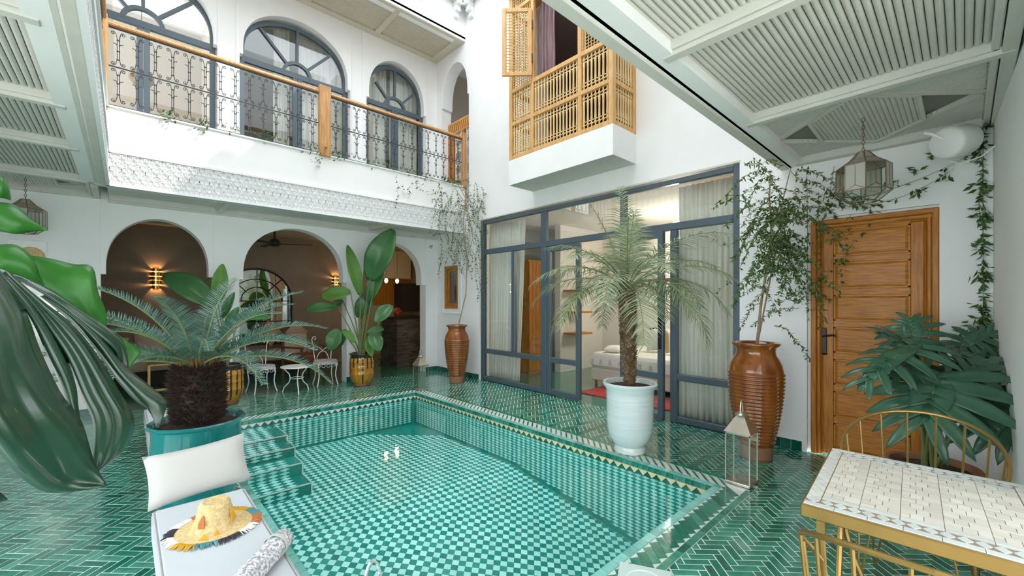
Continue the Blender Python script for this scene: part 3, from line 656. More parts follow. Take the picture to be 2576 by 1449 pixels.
# ---- arched upper windows
def curtain(name, label, p0, p1, z0, z1, folds, mt, depth=.05, flare=.0, group=None, cat='curtain'):
    p0, p1 = Vector((*p0, 0)), Vector((*p1, 0)); e = (p1-p0); L = e.length; e.normalize(); n = Vector((-e.y, e.x, 0)); m = MB(); sd = random.random()*9
    def fn(i, j):
        u = i*L; a = 2*pi*folds*i; k = .45+.55*j
        off = depth*k*(sin(a+sd)+.35*sin(2.3*a+1.7*sd))*(1-.25*j)
        p = p0+e*(u*(1-flare*j)+ .006*sin(9*j+a)) + n*off; return (p.x, p.y, z1+(z0-z1)*j+.004*sin(a*2))
    m.grid(fn, int(folds*12), 14); o = m.build(name, mt, None, smooth='all', mod=.004); tag(o, label, cat, group); return o
wn = [0]
def arch_window(c, hw, sp, tp, y, label):
    wn[0] += 1; m = MB(); o = None
    zs = 5.42
    A = arch(c, hw+.03, sp-.1, tp-.05, .12, 40); B = arch(c, hw-.035, sp-.1, tp-.115, .12, 40)
    ring = A+B[::-1]; k = len(A); vs = []
    for (u, v) in A: vs.append((u, y, v)); vs.append((u, y+.06, v))
    for (u, v) in B: vs.append((u, y, v)); vs.append((u, y+.06, v))
    fs = []
    for i in range(k-1):
        a, b = 2*i, 2*i+2; c_, d = 2*k+2*i, 2*k+2*i+2
        fs += [(a, b, d, c_), (a+1, c_+1, d+1, b+1), (a, a+1, b+1, b), (c_, d, d+1, c_+1)]
    m.add(vs, fs); o = struct('window_%d' % wn[0], m, FRAME)
    def bar(a, b, w=.045, nm='glazing_bar'):
        a, b = Vector((a[0], 0, a[1])), Vector((b[0], 0, b[1])); e = (b-a).normalized(); n = Vector((-e.z, 0, e.x)); mm = MB(); yo = {'transom': -.004, 'stile': 0, 'bottom_rail': -.002}.get(nm, -.006)
        mm.add([(*(p+n*s).xz, yy) for yy in (y+yo, y+.055+yo) for p, s in ((a, -w/2), (b, -w/2), (b, w/2), (a, w/2))], []); vv = [(q[0], q[2], q[1]) for q in mm.v]
        mm = MB(); mm.add(vv, [(3,2,1,0),(4,5,6,7),(0,1,5,4),(1,2,6,5),(2,3,7,6),(3,0,4,7)]); mm.build(nm, FRAME, o)
    bar((c-hw, zs), (c+hw, zs), .09, 'transom')
    for s in (-1, 1): bar((c+s*(hw-.0), 3.3), (c+s*(hw-.0), sp-.1), .075, 'stile')
    bar((c-.035, 3.32), (c-.035, zs), .07, 'stile'); bar((c+.04, 3.32), (c+.04, zs), .07, 'stile'); bar((c-hw, 3.36), (c+hw, 3.36), .12, 'bottom_rail')
    r = .22; R_ = hw-.01
    for a in (45, 90, 135):
        a = R(a); e = 1 if a != pi/2 else (tp-.06-zs)/R_
        bar((c+r*cos(a), zs+r*sin(a)), (c+(R_*.99)*cos(a)*(1 if a == pi/2 else .98), zs+(R_*e)*sin(a)*(1 if a == pi/2 else 1.02)), .04)
    mm = MB()
    def ar(rr): return [(c+rr*cos(pi*i/16), zs+rr*sin(pi*i/16)) for i in range(17)]
    vs = []; a1, a2 = ar(r+.025), ar(r-.025)
    for p in a1+a2: vs += [(p[0], y-.008, p[1]), (p[0], y+.047, p[1])]
    fs = []
    for i in range(16):
        a, b, c_, d = 2*i, 2*i+2, 34+2*i, 36+2*i; fs += [(a, c_, d, b), (a+1, b+1, d+1, c_+1), (a, b, b+1, a+1), (c_, c_+1, d+1, d)]
    mm.add(vs, fs); mm.build('fan_arc', FRAME, o)
    for x0, x1 in ((c-hw+.03, c-.06), (c+.06, c+hw-.03)): mm = MB(); mm.box((x0, y+.022, 3.40), (x1, y+.03, zs-.04)); mm.build('pane', GLASS, o)
    fp = [(c-hw+.04, zs+.04)]+[p for p in B if p[1] > zs+.05]+[(c+hw-.04, zs+.04)]
    mm = MB(); mm.prism(fp, XZ, y+.022, y+.03); mm.build('pane', GLASS, o)
    return o
WYU = UY+.12
arch_window(*U1, WYU, ''); arch_window(*U2, WYU, ''); arch_window(*U3, WYU, '')
WC = mat('sheer_curtain', (.90, .88, .83), .9, trans=.25)
curtain('curtain', 'white curtain hanging in the right half of the centre upper arched window', (2.3, UY+.40), (3.12, UY+.40), 3.32, 6.45, 7, WC, .05, group='upper window curtains')
curtain('curtain', 'narrow white curtain beside the mullion of the centre upper window', (1.9, UY+.42), (2.15, UY+.42), 3.32, 6.45, 3, WC, .05, group='upper window curtains')
curtain('curtain', 'white curtain filling the left half of the right upper arched window', (3.4, UY+.40), (4.0, UY+.40), 3.32, 6.45, 6, WC, .05, group='upper window curtains')
curtain('curtain', 'white curtain filling the right half of the right upper arched window', (4.08, UY+.40), (4.72, UY+.40), 3.32, 6.45, 6, WC, .05, group='upper window curtains')
# ---- glass front of the bedroom
GF = struct('window_4', MB().box((WX+.01, GY1-.10, 0), (WX+.09, GY1-.03, GZ-.02)), FRAME)
def gbar(y0, y1, z0, z1, nm, par=GF, x0=WX+.012, x1=WX+.08, mt=FRAME):
    k = {'transom': -.003, 'mullion': .002, 'rail': .004, 'top_rail': .003, 'bottom_rail': .004}.get(nm, 0); mm = MB(); mm.cbox((x0+k, y0, z0), (x1+k, y1, z1), .006); return mm.build(nm, mt, par)
gbar(GY0+.0, GY0+.07, 0, GZ-.02, 'post'); gbar(GY0+.07, GY1-.1, 2.95, 3.01, 'top_rail'); gbar(GY0+.07, GY1-.1, 2.38, 2.47, 'transom')
gbar(4.58, 4.70, 0, 2.95, 'post'); gbar(3.12, 3.21, 2.47, 2.95, 'mullion'); gbar(2.40, 2.49, 0, 2.38, 'post'); gbar(5.33, 5.41, .60, 2.38, 'mullion')
gbar(4.70, GY1-.1, .52, .60, 'rail'); gbar(GY0+.07, 2.40, .52, .60, 'rail'); gbar(4.70, GY1-.1, 0.005, .08, 'bottom_rail'); gbar(GY0+.07, 2.40, .005, .08, 'bottom_rail')
for y0, y1, z0, z1 in ((GY0+.07, 2.40, .08, .52), (GY0+.07, 2.40, .60, 2.38), (4.70, 6.18, .08, .52), (5.41, 6.18, .60, 2.38), (4.70, 5.33, .60, 2.38), (4.70, 6.18, 2.47, 2.95), (3.21, 4.58, 2.47, 2.95), (GY0+.07, 3.12, 2.47, 2.95)):
    mm = MB(); mm.box((WX+.04, y0-.005, z0-.005), (WX+.046, y1+.005, z1+.005)); mm.build('pane', GLASS, GF)
mm = MB(); mm.box((WX-.002, GY0-.01, GZ-.01), (WX+.1, GY1+.01, GZ+.012)); mm.build('lintel', CEIL, GF)
def leaf(name, w, loc, rz, handle, hs=1):
    r = bpy.data.objects.new(name, None); link(r); r.location = loc; r.rotation_euler = (0, 0, rz); r['kind'] = 'structure'
    def B(y0, y1, z0, z1, nm): mm = MB(); mm.cbox((-.03, y0, z0), (.03, y1, z1), .005); return mm.build(nm, FRAME, r)
    B(0, .075, .012, 2.37, 'stile'); B(w-.075, w, .012, 2.37, 'stile'); B(.075, w-.075, .012, .09, 'rail'); B(.075, w-.075, .52, .60, 'rail'); B(.075, w-.075, 2.29, 2.37, 'rail')
    for z0, z1 in ((.09, .52), (.60, 2.29)): mm = MB(); mm.box((-.004, .07, z0-.005), (.004, w-.07, z1+.005)); mm.build('pane', GLASS, r)
    if handle:
        mm = MB(); mm.cbox((-.042, .015, .93), (-.03, .058, 1.30), .005); mm.lathe([(.0, 0), (.024, .004), (.0, .03)], 12, (-.036, .036, 1.30)); mm.lathe([(.0, 0), (.024, .02), (.0, .03)], 12, (-.036, .036, .90)); p = mm.build('handle_plate', BLACKI, r)
        mm = MB(); mm.tube([(-.04, .036, 1.16), (-.085, .036, 1.16), (-.09, .07, 1.165), (-.09, .12, 1.15), (-.09, .16, 1.158)], [.009, .009, .01, .008, .006], 8); mm.build('lever', BLACKI, p)
    return r
leaf('door_1', .67, (WX+.04, 3.90, 0), 0, False); leaf('door_2', .67, (WX-.06, 2.53, 0), -R(7), True)
# ---- pine door
D3 = struct('door_3', MB().cbox((WX+.05, .225, .02), (WX+.09, .945, 2.19), .004), PINE)
for y0, y1, x0 in ((.139, .185, WX+.0), (.185, .215, WX+.018), (.215, .232, WX+.034), (.985, 1.03, WX+.0), (.955, .985, WX+.018), (.938, .955, WX+.034)):
    mm = MB(); mm.cbox((x0, y0, .0), (WX+.1, y1, 2.285), .008); mm.build('jamb', PINE, D3)
for z0, z1, x0 in ((2.24, 2.285, WX), (2.205, 2.24, WX+.018), (2.188, 2.205, WX+.034)):
    mm = MB(); mm.cbox((x0-.002, .16, z0), (WX+.1, 1.01, z1), .008); mm.build('head', PINEH, D3)
ph = 2.155/7
for y0, y1 in ((1.03, 1.062), (.136, .139)): mm = MB(); mm.box((WX+.04, y0, 0), (WX+.2, y1, 2.312)); mm.build('reveal', WHITE, D3)
mm = MB(); mm.box((WX+.04, .139, 2.285), (WX+.2, 1.03, 2.312)); mm.build('reveal', WHITE, D3)
for y0, y1 in ((.233, .315), (.855, .937)): mm = MB(); mm.cbox((WX+.035, y0, .02), (WX+.055, y1, 2.185), .004); mm.build('stile', PINE, D3)
for k in range(8): z = .02+k*ph; mm = MB(); mm.cbox((WX+.0352, .315, z), (WX+.055, .855, z+(.06 if k else .03)), .004); mm.build('rail', PINEH, D3)
for k in range(7):
    z0, z1 = .02+k*ph+.062, .02+(k+1)*ph-.002; mm = MB()
    a = [(.32, z0), (.85, z0), (.85, z1), (.32, z1)]; b = [(.35, z0+.03), (.82, z0+.03), (.82, z1-.03), (.35, z1-.03)]
    mm.add([(WX+.052, u, v) for u, v in a]+[(WX+.041, u, v) for u, v in b], [(0,1,5,4),(1,2,6,5),(2,3,7,6),(3,0,4,7),(4,5,6,7)])
    fr = ((.318, z0-.002, .852, z0+.012), (.318, z1-.012, .852, z1+.002), (.318, z0, .330, z1), (.840, z0, .852, z1))
    for y0, w0, y1, w1 in fr: mm.box((WX+.038, y0, w0), (WX+.054, y1, w1))
    mm.build('panel', PINEH, D3)
mm = MB(); mm.cbox((WX+.026, .905, .985), (WX+.037, .965-.02, 1.24), .004); mm.lathe([(0, -.012), (.03, 0), (0, .012)], 14, (WX+.031, .925, .985)); hp = mm.build('handle_plate', BLACKI, D3)
mm = MB(); mm.tube([(WX+.03, .925, 1.16), (WX-.025, .925, 1.16), (WX-.03, .90, 1.165), (WX-.03, .85, 1.175), (WX-.03, .825, 1.165)], [.01, .009, .01, .009, .006], 8); mm.build('lever', BLACKI, hp)
# ---- small pine window beside the corner
W5 = struct('window_5', MB().box((WX+.12, 7.0, 1.345), (WX+.14, 7.49, 2.225)), DARKWOOD)
for y0, y1, z0, z1 in ((7.0, 7.05, 1.345, 2.225), (7.44, 7.49, 1.345, 2.225), (7.05, 7.44, 1.345, 1.40), (7.05, 7.44, 2.17, 2.225)): mm = MB(); mm.cbox((WX+.005, y0, z0), (WX+.12, y1, z1), .006); mm.build('frame', PINE, W5)
for y0, y1, z0, z1 in ((7.05, 7.10, 1.40, 2.17), (7.39, 7.44, 1.40, 2.17), (7.10, 7.39, 1.40, 1.45), (7.10, 7.39, 2.12, 2.17)): mm = MB(); mm.cbox((WX+.05, y0, z0), (WX+.09, y1, z1), .006); mm.build('sash', PINE, W5)
mm = MB(); mm.box((WX+.065, 7.09, 1.44), (WX+.07, 7.40, 2.13)); mm.build('pane', GLASS, W5)
# ---- oriel with turned wood screens
OX = 4.43
o1 = thing('oriel_window', 'honey wood lattice oriel on a white plaster base jutting from the right wall', 'oriel')
mm = MB(); mm.box((OX, BY_0, 3.315), (WX-.001, BY_1, 3.70)); mm.build('plaster_base', WHITE, o1)
mm = MB(); mm.box((OX+.004, BY_0+.004, 3.3135), (WX-.001, BY_1-.004, 3.3149)); mm.build('underside', CEIL, o1)
def ob(a, b, nm='rail', mt=CEDAR, par=None): mm = MB(); mm.cbox(a, b, .006); return mm.build(nm, mt, par or o1)
ZT = 6.32
for y in (BY_0, BY_1-.07): ob((OX, y, 3.70), (OX+.07, y+.07, ZT), 'post')
for y in (4.33, 3.445): ob((OX+.004, y, 3.70), (OX+.06, y+.06, ZT), 'post')
for y in (BY_0+.0, BY_1-.05): ob((WX-.06, y, 3.70), (WX-.001, y+.05, ZT), 'post')
for z0, z1 in ((3.70, 3.765), (4.225, 4.285), (4.735, 4.80), (5.98, 6.04), (6.26, 6.32)):
    ob((OX+.002, BY_0+.07, z0), (OX+.06, BY_1-.07, z1)); ob((OX+.07, BY_0+.003, z0), (WX-.06, BY_0+.055, z1)); ob((OX+.07, BY_1-.055, z0), (WX-.06, BY_1-.003, z1))
spm = MB(); hS = .46
prof = [(.010, 0), (.010, .035), (.017, .045), (.017, .06), (.009, .075), (.009, .085), (.016, .1), (.013, .18), (.012, hS/2), (.013, hS-.18), (.016, hS-.1), (.009, hS-.085), (.009, hS-.075), (.017, hS-.06), (.017, hS-.045), (.010, hS-.035), (.010, hS)]
spm.lathe(prof, 8); sp0 = spm.build('spindle', CEDARL, o1, smooth=True); first = [True]
def spindles(p0, p1, z):
    p0, p1 = Vector(p0), Vector(p1); L = (p1-p0).length; n = max(2, round(L/.058)); e = (p1-p0)/n
    for i in range(n):
        p = p0+e*(i+.5); l = (p.x, p.y, z)
        if first[0]: sp0.location = l; first[0] = False
        else: inst(sp0, l)
    for zz in (.052, .092, hS-.092, hS-.052):
        mm = MB(); mm.tube([(p0.x, p0.y, z+zz), (p1.x, p1.y, z+zz)], .0075, 6); mm.build('cross_bar', CEDARL, o1)
for z in (3.765, 4.28):
    for y0, y1 in ((BY_0+.07, 3.445), (3.505, 4.33), (4.39, BY_1-.07)): spindles((OX+.03, y0, 0), (OX+.03, y1, 0), z)
    spindles((OX+.07, BY_0+.03, 0), (WX-.06, BY_0+.03, 0), z)
def bead_lattice(par, fn, w, h, pitch=.042, r=.0065, br=.0135):
    mm = MB(); nx, nz = int(w/pitch), int(h/pitch)
    for i in range(nx+1):
        u = w*(i+.0)/nx; mm.tube([fn(u, 0), fn(u, h)], r, 4)
    for j in range(nz+1):
        v = h*j/nz; mm.tube([fn(0, v), fn(w, v)], r, 4)
    oct_ = [(0,0,1),(1,0,0),(0,1,0),(-1,0,0),(0,-1,0),(0,0,-1)]
    for i in range(nx+1):
        for j in range(nz+1):
            p = Vector(fn(w*i/nx, h*j/nz)); mm.add([p+Vector(o)*br for o in oct_], [(0,1,2),(0,2,3),(0,3,4),(0,4,1),(5,2,1),(5,3,2),(5,4,3),(5,1,4)])
    return mm.build('bead_lattice', CEDARL, par)
bead_lattice(o1, lambda u, v: (OX+.03, 4.39+u, 4.80+v), .40, 1.18); bead_lattice(o1, lambda u, v: (OX+.03, 4.39+u, 6.04+v), .40, .22)
bead_lattice(o1, lambda u, v: (OX+.03, BY_0+.07+u, 4.80+v), .42, 1.18); bead_lattice(o1, lambda u, v: (OX+.03, 3.51+u, 6.04+v), .82, .22); bead_lattice(o1, lambda u, v: (OX+.03, BY_0+.07+u, 6.04+v), .42, .22)
bead_lattice(o1, lambda u, v: (OX+.07+u, BY_0+.03, 4.80+v), .40, 1.4)
bead_lattice(o1, lambda u, v: (OX+.07+u, BY_1-.03, 3.77+v), .40, 2.4)
sh = thing('x', 'x', 'x'); sh.name = 'shutter'; del sh['label'], sh['category']; sh.parent = o1; sh.location = (OX-.01, 4.345, 4.83); sh.rotation_euler = (0, 0, R(45))
for a, b in (((-.025, 0, 0), (.015, .06, 1.0)), ((-.025, .38, 0), (.015, .44, 1.0)), ((-.025, .06, 0), (.015, .38, .06)), ((-.025, .06, .94), (.015, .38, 1.0))): mm = MB(); mm.cbox(a, b, .005); mm.build('shutter_frame', CEDAR, sh)
bead_lattice(sh, lambda u, v: (-.005, .06+u, .06+v), .32, .88)
mm = MB(); mm.box((-.032, -.012, .2), (.02, .004, .32)); mm.box((-.032, -.012, .7), (.02, .004, .82)); mm.build('hinge', BLACKI, sh)
sh = thing('x', 'x', 'x'); sh.name = 'casement'; del sh['label'], sh['category']; sh.parent = o1; sh.location = (OX+.03, 3.50, 4.83); sh.rotation_euler = (0, 0, R(-62))
for a, b in (((-.02, 0, 0), (.02, .06, 1.1)), ((-.02, .36, 0), (.02, .42, 1.1)), ((-.02, .06, 0), (.02, .36, .06)), ((-.02, .06, 1.04), (.02, .36, 1.1))): mm = MB(); mm.cbox(a, b, .005); mm.build('casement_frame', CEDAR, sh)
mm = MB(); mm.prism([(BY_0-.1, 6.32), (BY_1+.1, 6.32), (BY_1+.02, 6.42), (BY_0-.02, 6.42)], YZ, OX-.1, WX-.001); mm.build('cornice', CEDAR, o1)
f = None
for i in range(12):
    y = BY_0-.04+i*.178; mm = MB(); mm.prism([(y, 6.32), (y+.09, 6.32), (y+.045, 6.22)], YZ, OX-.09, OX-.06); mm.build('pendant_tooth', CEDAR, o1)
curtain('curtain', 'plum brown curtain gathered at the left of the open oriel window', (OX+.12, 4.30), (OX+.12, 4.0), 4.80, 6.25, 4, mat('plum_curtain', (.20, .12, .13), .85, c2=(.27, .18, .19), scale=3, stretch=(20, 20, 1)), .035)
# ---- passage screen behind the right upper arch
g = struct('door_4', MB().box((WX+.16, 6.62, 5.05), (WX+.22, 7.58, 5.30)), CEDAR)
for y in (6.62, 7.0, 7.38, 7.53): mm = MB(); mm.cbox((WX+.16, y, 3.3), (WX+.21, y+.05, 5.05), .006); mm.build('stile', PINE, g)
mm = MB()
for i in range(14): y = 6.64+i*.066; mm.prism([(y, 5.08), (y+.025, 5.08), (y+.065, 5.26), (y+.04, 5.26)], YZ, WX+.15, WX+.161)
mm.build('carved_slats', PINE, g)
mm = MB()
for zc_ in (3.5, 3.8, 4.1, 4.4, 4.7, 4.93):
    for yc in (6.84, 7.22):
        for k in range(4):
            sp = spiral((yc+.07*cos(k*pi/2+.78), zc_+.06*sin(k*pi/2+.78)), .045, k*pi/2+.7, 1.3, 1 if k % 2 else -1); mm.tube([(WX+.18, a, b) for a, b in sp], .006, 4)
for y in (6.75, 6.93, 7.12, 7.32): mm.tube([(WX+.18, y, 3.3), (WX+.18, y, 5.05)], .006, 4)
mm.build('scroll_grille', WIRON, g)
# ---- pine doors of the left gallery (mirrored in the glass front)
for y0, y1 in ((1.9, 2.75), (4.2, 5.05)):
    d = struct('door_%d' % (5 if y0 < 3 else 6), MB().cbox((WXL, y0-.09, 3.3), (WXL+.05, y1+.09, 5.6), .01), PINE)
    for k in range(4): mm = MB(); mm.cbox((WXL+.05, y0+.08, 3.42+k*.52), (WXL+.065, y1-.08, 3.84+k*.52), .01); mm.build('panel', PINEH, d)
# ================================================================ furniture and objects
AMBER = mat('amber_glaze', (.18, .048, .008), .14, c2=(.32, .10, .014), scale=4, coat=.6, stretch=(3, 3, .7))
TERRA = mat('terracotta', (.36, .17, .09), .75, c2=(.28, .12, .06), scale=6)
AMBERY = mat('amber_yellow_glaze', (.60, .28, .015), .14, c2=(.40, .15, .01), scale=6, coat=.6, stretch=(4, 4, .4))
DRIP = mat('dark_glaze_drip', (.03, .022, .012), .15, coat=.5)
TEAL = mat('teal_glaze', (.008, .16, .155), .12, c2=(.012, .22, .21), scale=3, coat=.6)
WGLAZE = mat('white_glaze', (.70, .76, .74), .18, c2=(.62, .70, .68), scale=5, coat=.5, stretch=(.5, .5, 12))
SOIL = mat('soil', (.035, .022, .015), .95, c2=(.08, .055, .035), scale=40, bump=1, bscale=80)
FABW = mat('white_canvas', (.50, .53, .55), .9, bump=.1, bscale=400)
FABG = mat('ivory_canvas', (.50, .48, .45), .9, bump=.15, bscale=300)
PIPE = mat('grey_piping', (.42, .42, .42), .9)
def lathe_obj(name, prof, mt, par, n=48, loc=None): m = MB(); m.lathe(prof, n); return m.build(name, mt, par, smooth=True, loc=loc)
def pillow(name, w, h, t, mt, par=None, n=14):
    m = MB()
    for s in (1, -1):
        def fn(i, j):
            u, v = 2*i-1, 2*j-1; k = max(0, (1-abs(u)**3.2)*(1-abs(v)**3.2))**.55; pin = 1-.06*(1-abs(v)**2)*abs(u)**4; pin2 = 1-.10*(1-abs(u)**2)*abs(v)**4
            return (u*w/2*pin, s*t/2*k, v*h/2*pin2)
        m.grid(fn, n, n)
    o = m.build(name, mt, par, smooth='all'); return o
# ---- daybeds
def daybed(label, x0, x1, y0, y1, lx=0):
    t = thing('daybed', label, 'daybed', ((x0+x1)/2, (y0+y1)/2, 0), 0, 'poolside daybeds'); w, l = (x1-x0)/2, (y1-y0)/2
    m = MB(); m.cbox((-w+.02, -l+.02, 0), (w-.02, l-.02, .2), .01); m.build('base', FABW, t)
    m = MB(); m.cbox((-w, -l, .2), (w, l, .35), .022); o = m.build('mattress', FABW, t, smooth=True)
    m = MB()
    for z in (.212, .342):
        m.tube([(-w+.008, -l+.02, z), (-w+.008, l-.02, z), (-w+.02, l-.008, z), (w-.02, l-.008, z), (w-.008, l-.02, z), (w-.008, -l+.02, z), (w-.02, -l+.008, z), (-w+.02, -l+.008, z)], .006, 6, closed=True)
    m.build('piping', PIPE, o); return t
daybed('white daybed with grey piping at the pool edge, hat and towel on it', .105, .545, 1.15, 3.02)
daybed('white daybed mostly hidden behind the teal cycad pot', .145, .5, 4.28, 5.9)
p = pillow('cushion', .50, .30, .13, FABG); p.location = (.33, 3.12, .49); p.rotation_euler = (R(-24), R(-3), R(3)); tag(p, 'plain ivory cushion leaning on the teal pot at the daybed head', 'cushion')
# ---- straw hat
STRAW = mat('straw', (.72, .55, .28), .85, c2=(.55, .38, .16), scale=60, bump=.6, bscale=120)
hat = thing('straw_hat', 'woven straw hat with coloured tassel fringe lying on the daybed', 'hat', (.335, 2.585, .352), R(20))
m = MB(); prof = [(.0, .135), (.03, .132), (.055, .138), (.066, .128), (.072, .10), (.083, .05), (.098, .018), (.115, .012), (.15, .009), (.165, .006), (.165, .002), (.115, .006), (.09, .012)]
pr2 = []
for i in range(len(prof)-1):
    for k in range(3): pr2.append((prof[i][0]+(prof[i+1][0]-prof[i][0])*k/3+.0016*(k % 2), prof[i][1]+(prof[i+1][1]-prof[i][1])*k/3))
m.lathe(pr2+[prof[-1]], 56, caps=False); m.build('woven_straw', STRAW, hat, smooth='all')
FR = [mat('fringe_'+n, c, .9) for n, c in (('ochre', (.62, .34, .02)), ('teal', (.09, .28, .30)), ('rust', (.48, .16, .05)), ('white', (.72, .71, .69)), ('black', (.03, .03, .04)))]
seq = [0, 1, 2, 3, 4, 3, 0, 1, 4, 3, 2, 1]
for k in range(12):
    m = MB()
    for i in range(16):
        a = 2*pi*(k+i/16)/12+.15; r1 = .163; r2 = .163+random.uniform(.036, .05); da = random.uniform(-.03, .03)
        m.tube([(r1*cos(a), r1*sin(a), .006), ((r1+r2)/2*cos(a+da), (r1+r2)/2*sin(a+da), .01), (r2*cos(a+da*2), r2*sin(a+da*2), .003)], [.0035, .0035, .002], 4)
    m.build('fringe', FR[seq[k]], hat)
for a, c, r0, z0 in ((3.6, 2, .078, .085), (5.2, 0, .08, .085), (4.3, 0, .11, .02), (3.9, 0, .125, .018)):
    m = MB()
    for i in range(9): b = a+(i-4)*.035; m.tube([(r0*cos(a), r0*sin(a), z0+.01), ((r0+.012)*cos(b), (r0+.012)*sin(b), z0-.02), ((r0+.016)*cos(b), (r0+.016)*sin(b), max(.012, z0-.045))], .003, 4)
    m.build('tassel', FR[c], hat)
m = MB(); m.lathe([(.0, .136), (.02, .134), (.03, .134)], 20)
# ---- rolled towel
TOW = mat('grey_marl_towel', (.30, .30, .31), 1, c2=(.75, .75, .75), scale=90, bump=.6, bscale=200, detail=2, ramp=(.4, .6))
tw = thing('rolled_towel', 'rolled marled grey towel on the daybed beside the pool', 'towel', (.43, 2.02, .352), R(48))
m = MB(); n = 54; path = [(.048*(i/n)**.6*cos(6*pi*i/n-1.2), .05+.048*(i/n)**.6*sin(6*pi*i/n-1.2)) for i in range(8, n+1)]
vs = []; fs = []
for x in range(9):
    xx = -.17+.34*x/8; sc = 1-.10*abs(2*x/8-1)**4
    for (a, b) in path: vs.append((xx+.02*(a+.05), a*sc, .05+(b-.05)*sc))
k = len(path)
for x in range(8):
    for i in range(k-1): fs.append((x*k+i, x*k+i+1, (x+1)*k+i+1, (x+1)*k+i))
m.add(vs, fs); m.build('rolled_cloth', TOW, tw, smooth='all', mod=.008)
m = MB(); m.lathe([(.0505, -.012), (.0515, -.006), (.0515, .006), (.0505, .012)], 24, caps=False); o = m.build('stripe', FABG, tw); o.rotation_euler = (0, pi/2, 0); o.location = (.10, 0, .051)
# ---- floor lanterns
def lantern(label, x, y, mt, s=1.0):
    t = thing('floor_lantern', label, 'lantern', (x, y, .002), 0, 'metal lanterns at the pool corners'); a = .095
    m = MB(); m.cbox((-a, -a, 0), (a, a, .022), .004); m.build('base_tray', mt, t)
    for sx in (-1, 1):
        for sy_ in (-1, 1): m = MB(); m.box((sx*a-.009*(sx > 0)-0*sx, sy_*a-.009*(sy_ > 0), .022), (sx*a+.009*(sx < 0), sy_*a+.009*(sy_ < 0), .42)); m.build('corner_post', mt, t)
    m = MB(); m.box((-a, -a, .41), (a, -a+.01, .425)); m.box((-a, a-.01, .41), (a, a, .425)); m.box((-a, -a+.01, .41), (-a+.01, a-.01, .425)); m.box((a-.01, -a+.01, .41), (a, a-.01, .425)); m.build('top_frame', mt, t)
    for p0, p1 in (((-a+.01, -a+.003, .022), (a-.01, -a+.006, .41)), ((-a+.01, a-.006, .022), (a-.01, a-.003, .41)), ((-a+.003, -a+.01, .022), (-a+.006, a-.01, .41)), ((a-.006, -a+.01, .022), (a-.003, a-.01, .41))): m = MB(); m.box(p0, p1); m.build('pane', LGLASS, t)
    b = a+.008; c = .03; m = MB(); m.add([(-b,-b,.425),(b,-b,.425),(b,b,.425),(-b,b,.425),(-c,-c,.555),(c,-c,.555),(c,c,.555),(-c,c,.555)], [(3,2,1,0),(4,5,6,7),(0,1,5,4),(1,2,6,5),(2,3,7,6),(3,0,4,7)]); m.build('pyramid_roof', mt, t)
    m = MB(); m.lathe([(.0, .556), (.05, .556), (.052, .562), (.04, .572), (.02, .585), (.0, .588)], 24); m.build('cap', mt, t, smooth=True)
    m = MB(); m.tube([(.022*cos(i*pi/8)*1.1 if 0 else .028*cos(pi*i/12), 0, .578+.10*sin(pi*i/12)) for i in range(13)], .0055, 6); m.build('ring_handle', mt, t)
    return t
lantern('brass toned lantern on the pool border before the ribbed jar', 3.74, 1.25, SILVER)
lantern('pale metal lantern at the far right pool corner by the kitchen arch', 3.67, 6.24, SILVER)
lantern('white lantern half hidden behind the cycad trunk', .60, 6.30, WIRON)
lantern('polished silver lantern whose ring handle rises at the bottom picture edge', .575, 1.27, mat('polished_silver', (.72, .72, .72), .12, metal=1))
# ---- jars and pots
def jar_profile():
    pr = [(.0, 0), (.135, 0), (.14, .02), (.148, .13)]
    z = .15; 
    body = lambda z: .15+.085*sin(min(1, (z-.13)/.68)*pi*.52)
    while z < .80: pr += [(body(z)-.004, z), (body(z)+.006, z+.008), (body(z)+.006, z+.018), (body(z)-.004, z+.026)]; z += .0335
    pr += [(.228, .83), (.216, .89), (.19, .945), (.168, .98), (.163, 1.02), (.175, 1.05), (.2, 1.068), (.205, 1.082), (.195, 1.094), (.165, 1.09), (.15, 1.04), (.155, .95), (.0, .95)]
    return pr
JP = jar_profile()
def jar(name, label, x, y, k=1):
    t = thing(name, label, 'plant', (x, y, .001)); m = MB(); m.lathe([(r*k, z*k) for r, z in JP], 48)
    m.m = [0]*len(m.f)
    for i, f in enumerate(m.f):
        zs = [m.v[q][2] for q in f]
        if max(zs) <= .131*k: m.m[i] = 1
    m.build('ribbed_jar', [AMBER, TERRA], t, smooth='all'); lathe_obj('soil', [(.0, .96*k), (.15*k, .955*k)], SOIL, t, 24); return t
jarA = jar('jasmine_jar', 'tall ribbed amber jar with sparse climbing jasmine by the small pine window', 4.50, 6.36, .97)
jarB = jar('jasmine_jar', 'tall ribbed amber jar with bushy climbing jasmine beside the pine door', 4.45, 1.36, 1.01)
palm = thing('potted_palm', 'feathery palm with shaggy trunk in white glazed pot before the glass front', 'plant', (3.72, 2.28, .003))
lathe_obj('pot', [(.0, 0), (.152, 0), (.155, .03), (.142, .06), (.165, .085), (.205, .15), (.222, .23), (.228, .33), (.230, .55), (.234, .62), (.262, .655), (.268, .675), (.258, .69), (.235, .685), (.222, .64), (.0, .63)], WGLAZE, palm)
lathe_obj('soil', [(.0, .652), (.1, .655), (.224, .642)], SOIL, palm)
cyc = thing('potted_cycad', 'cycad with dark shaggy trunk and blue green fronds in teal glazed pot', 'plant', (.375, 3.63, .001))
lathe_obj('pot', [(.0, 0), (.21, 0), (.235, .05), (.262, .16), (.275, .3), (.276, .45), (.27, .55), (.275, .585), (.298, .6), (.302, .613), (.29, .622), (.262, .612), (.25, .57), (.0, .56)], TEAL, cyc)
lathe_obj('soil', [(.0, .58), (.252, .578)], SOIL, cyc)
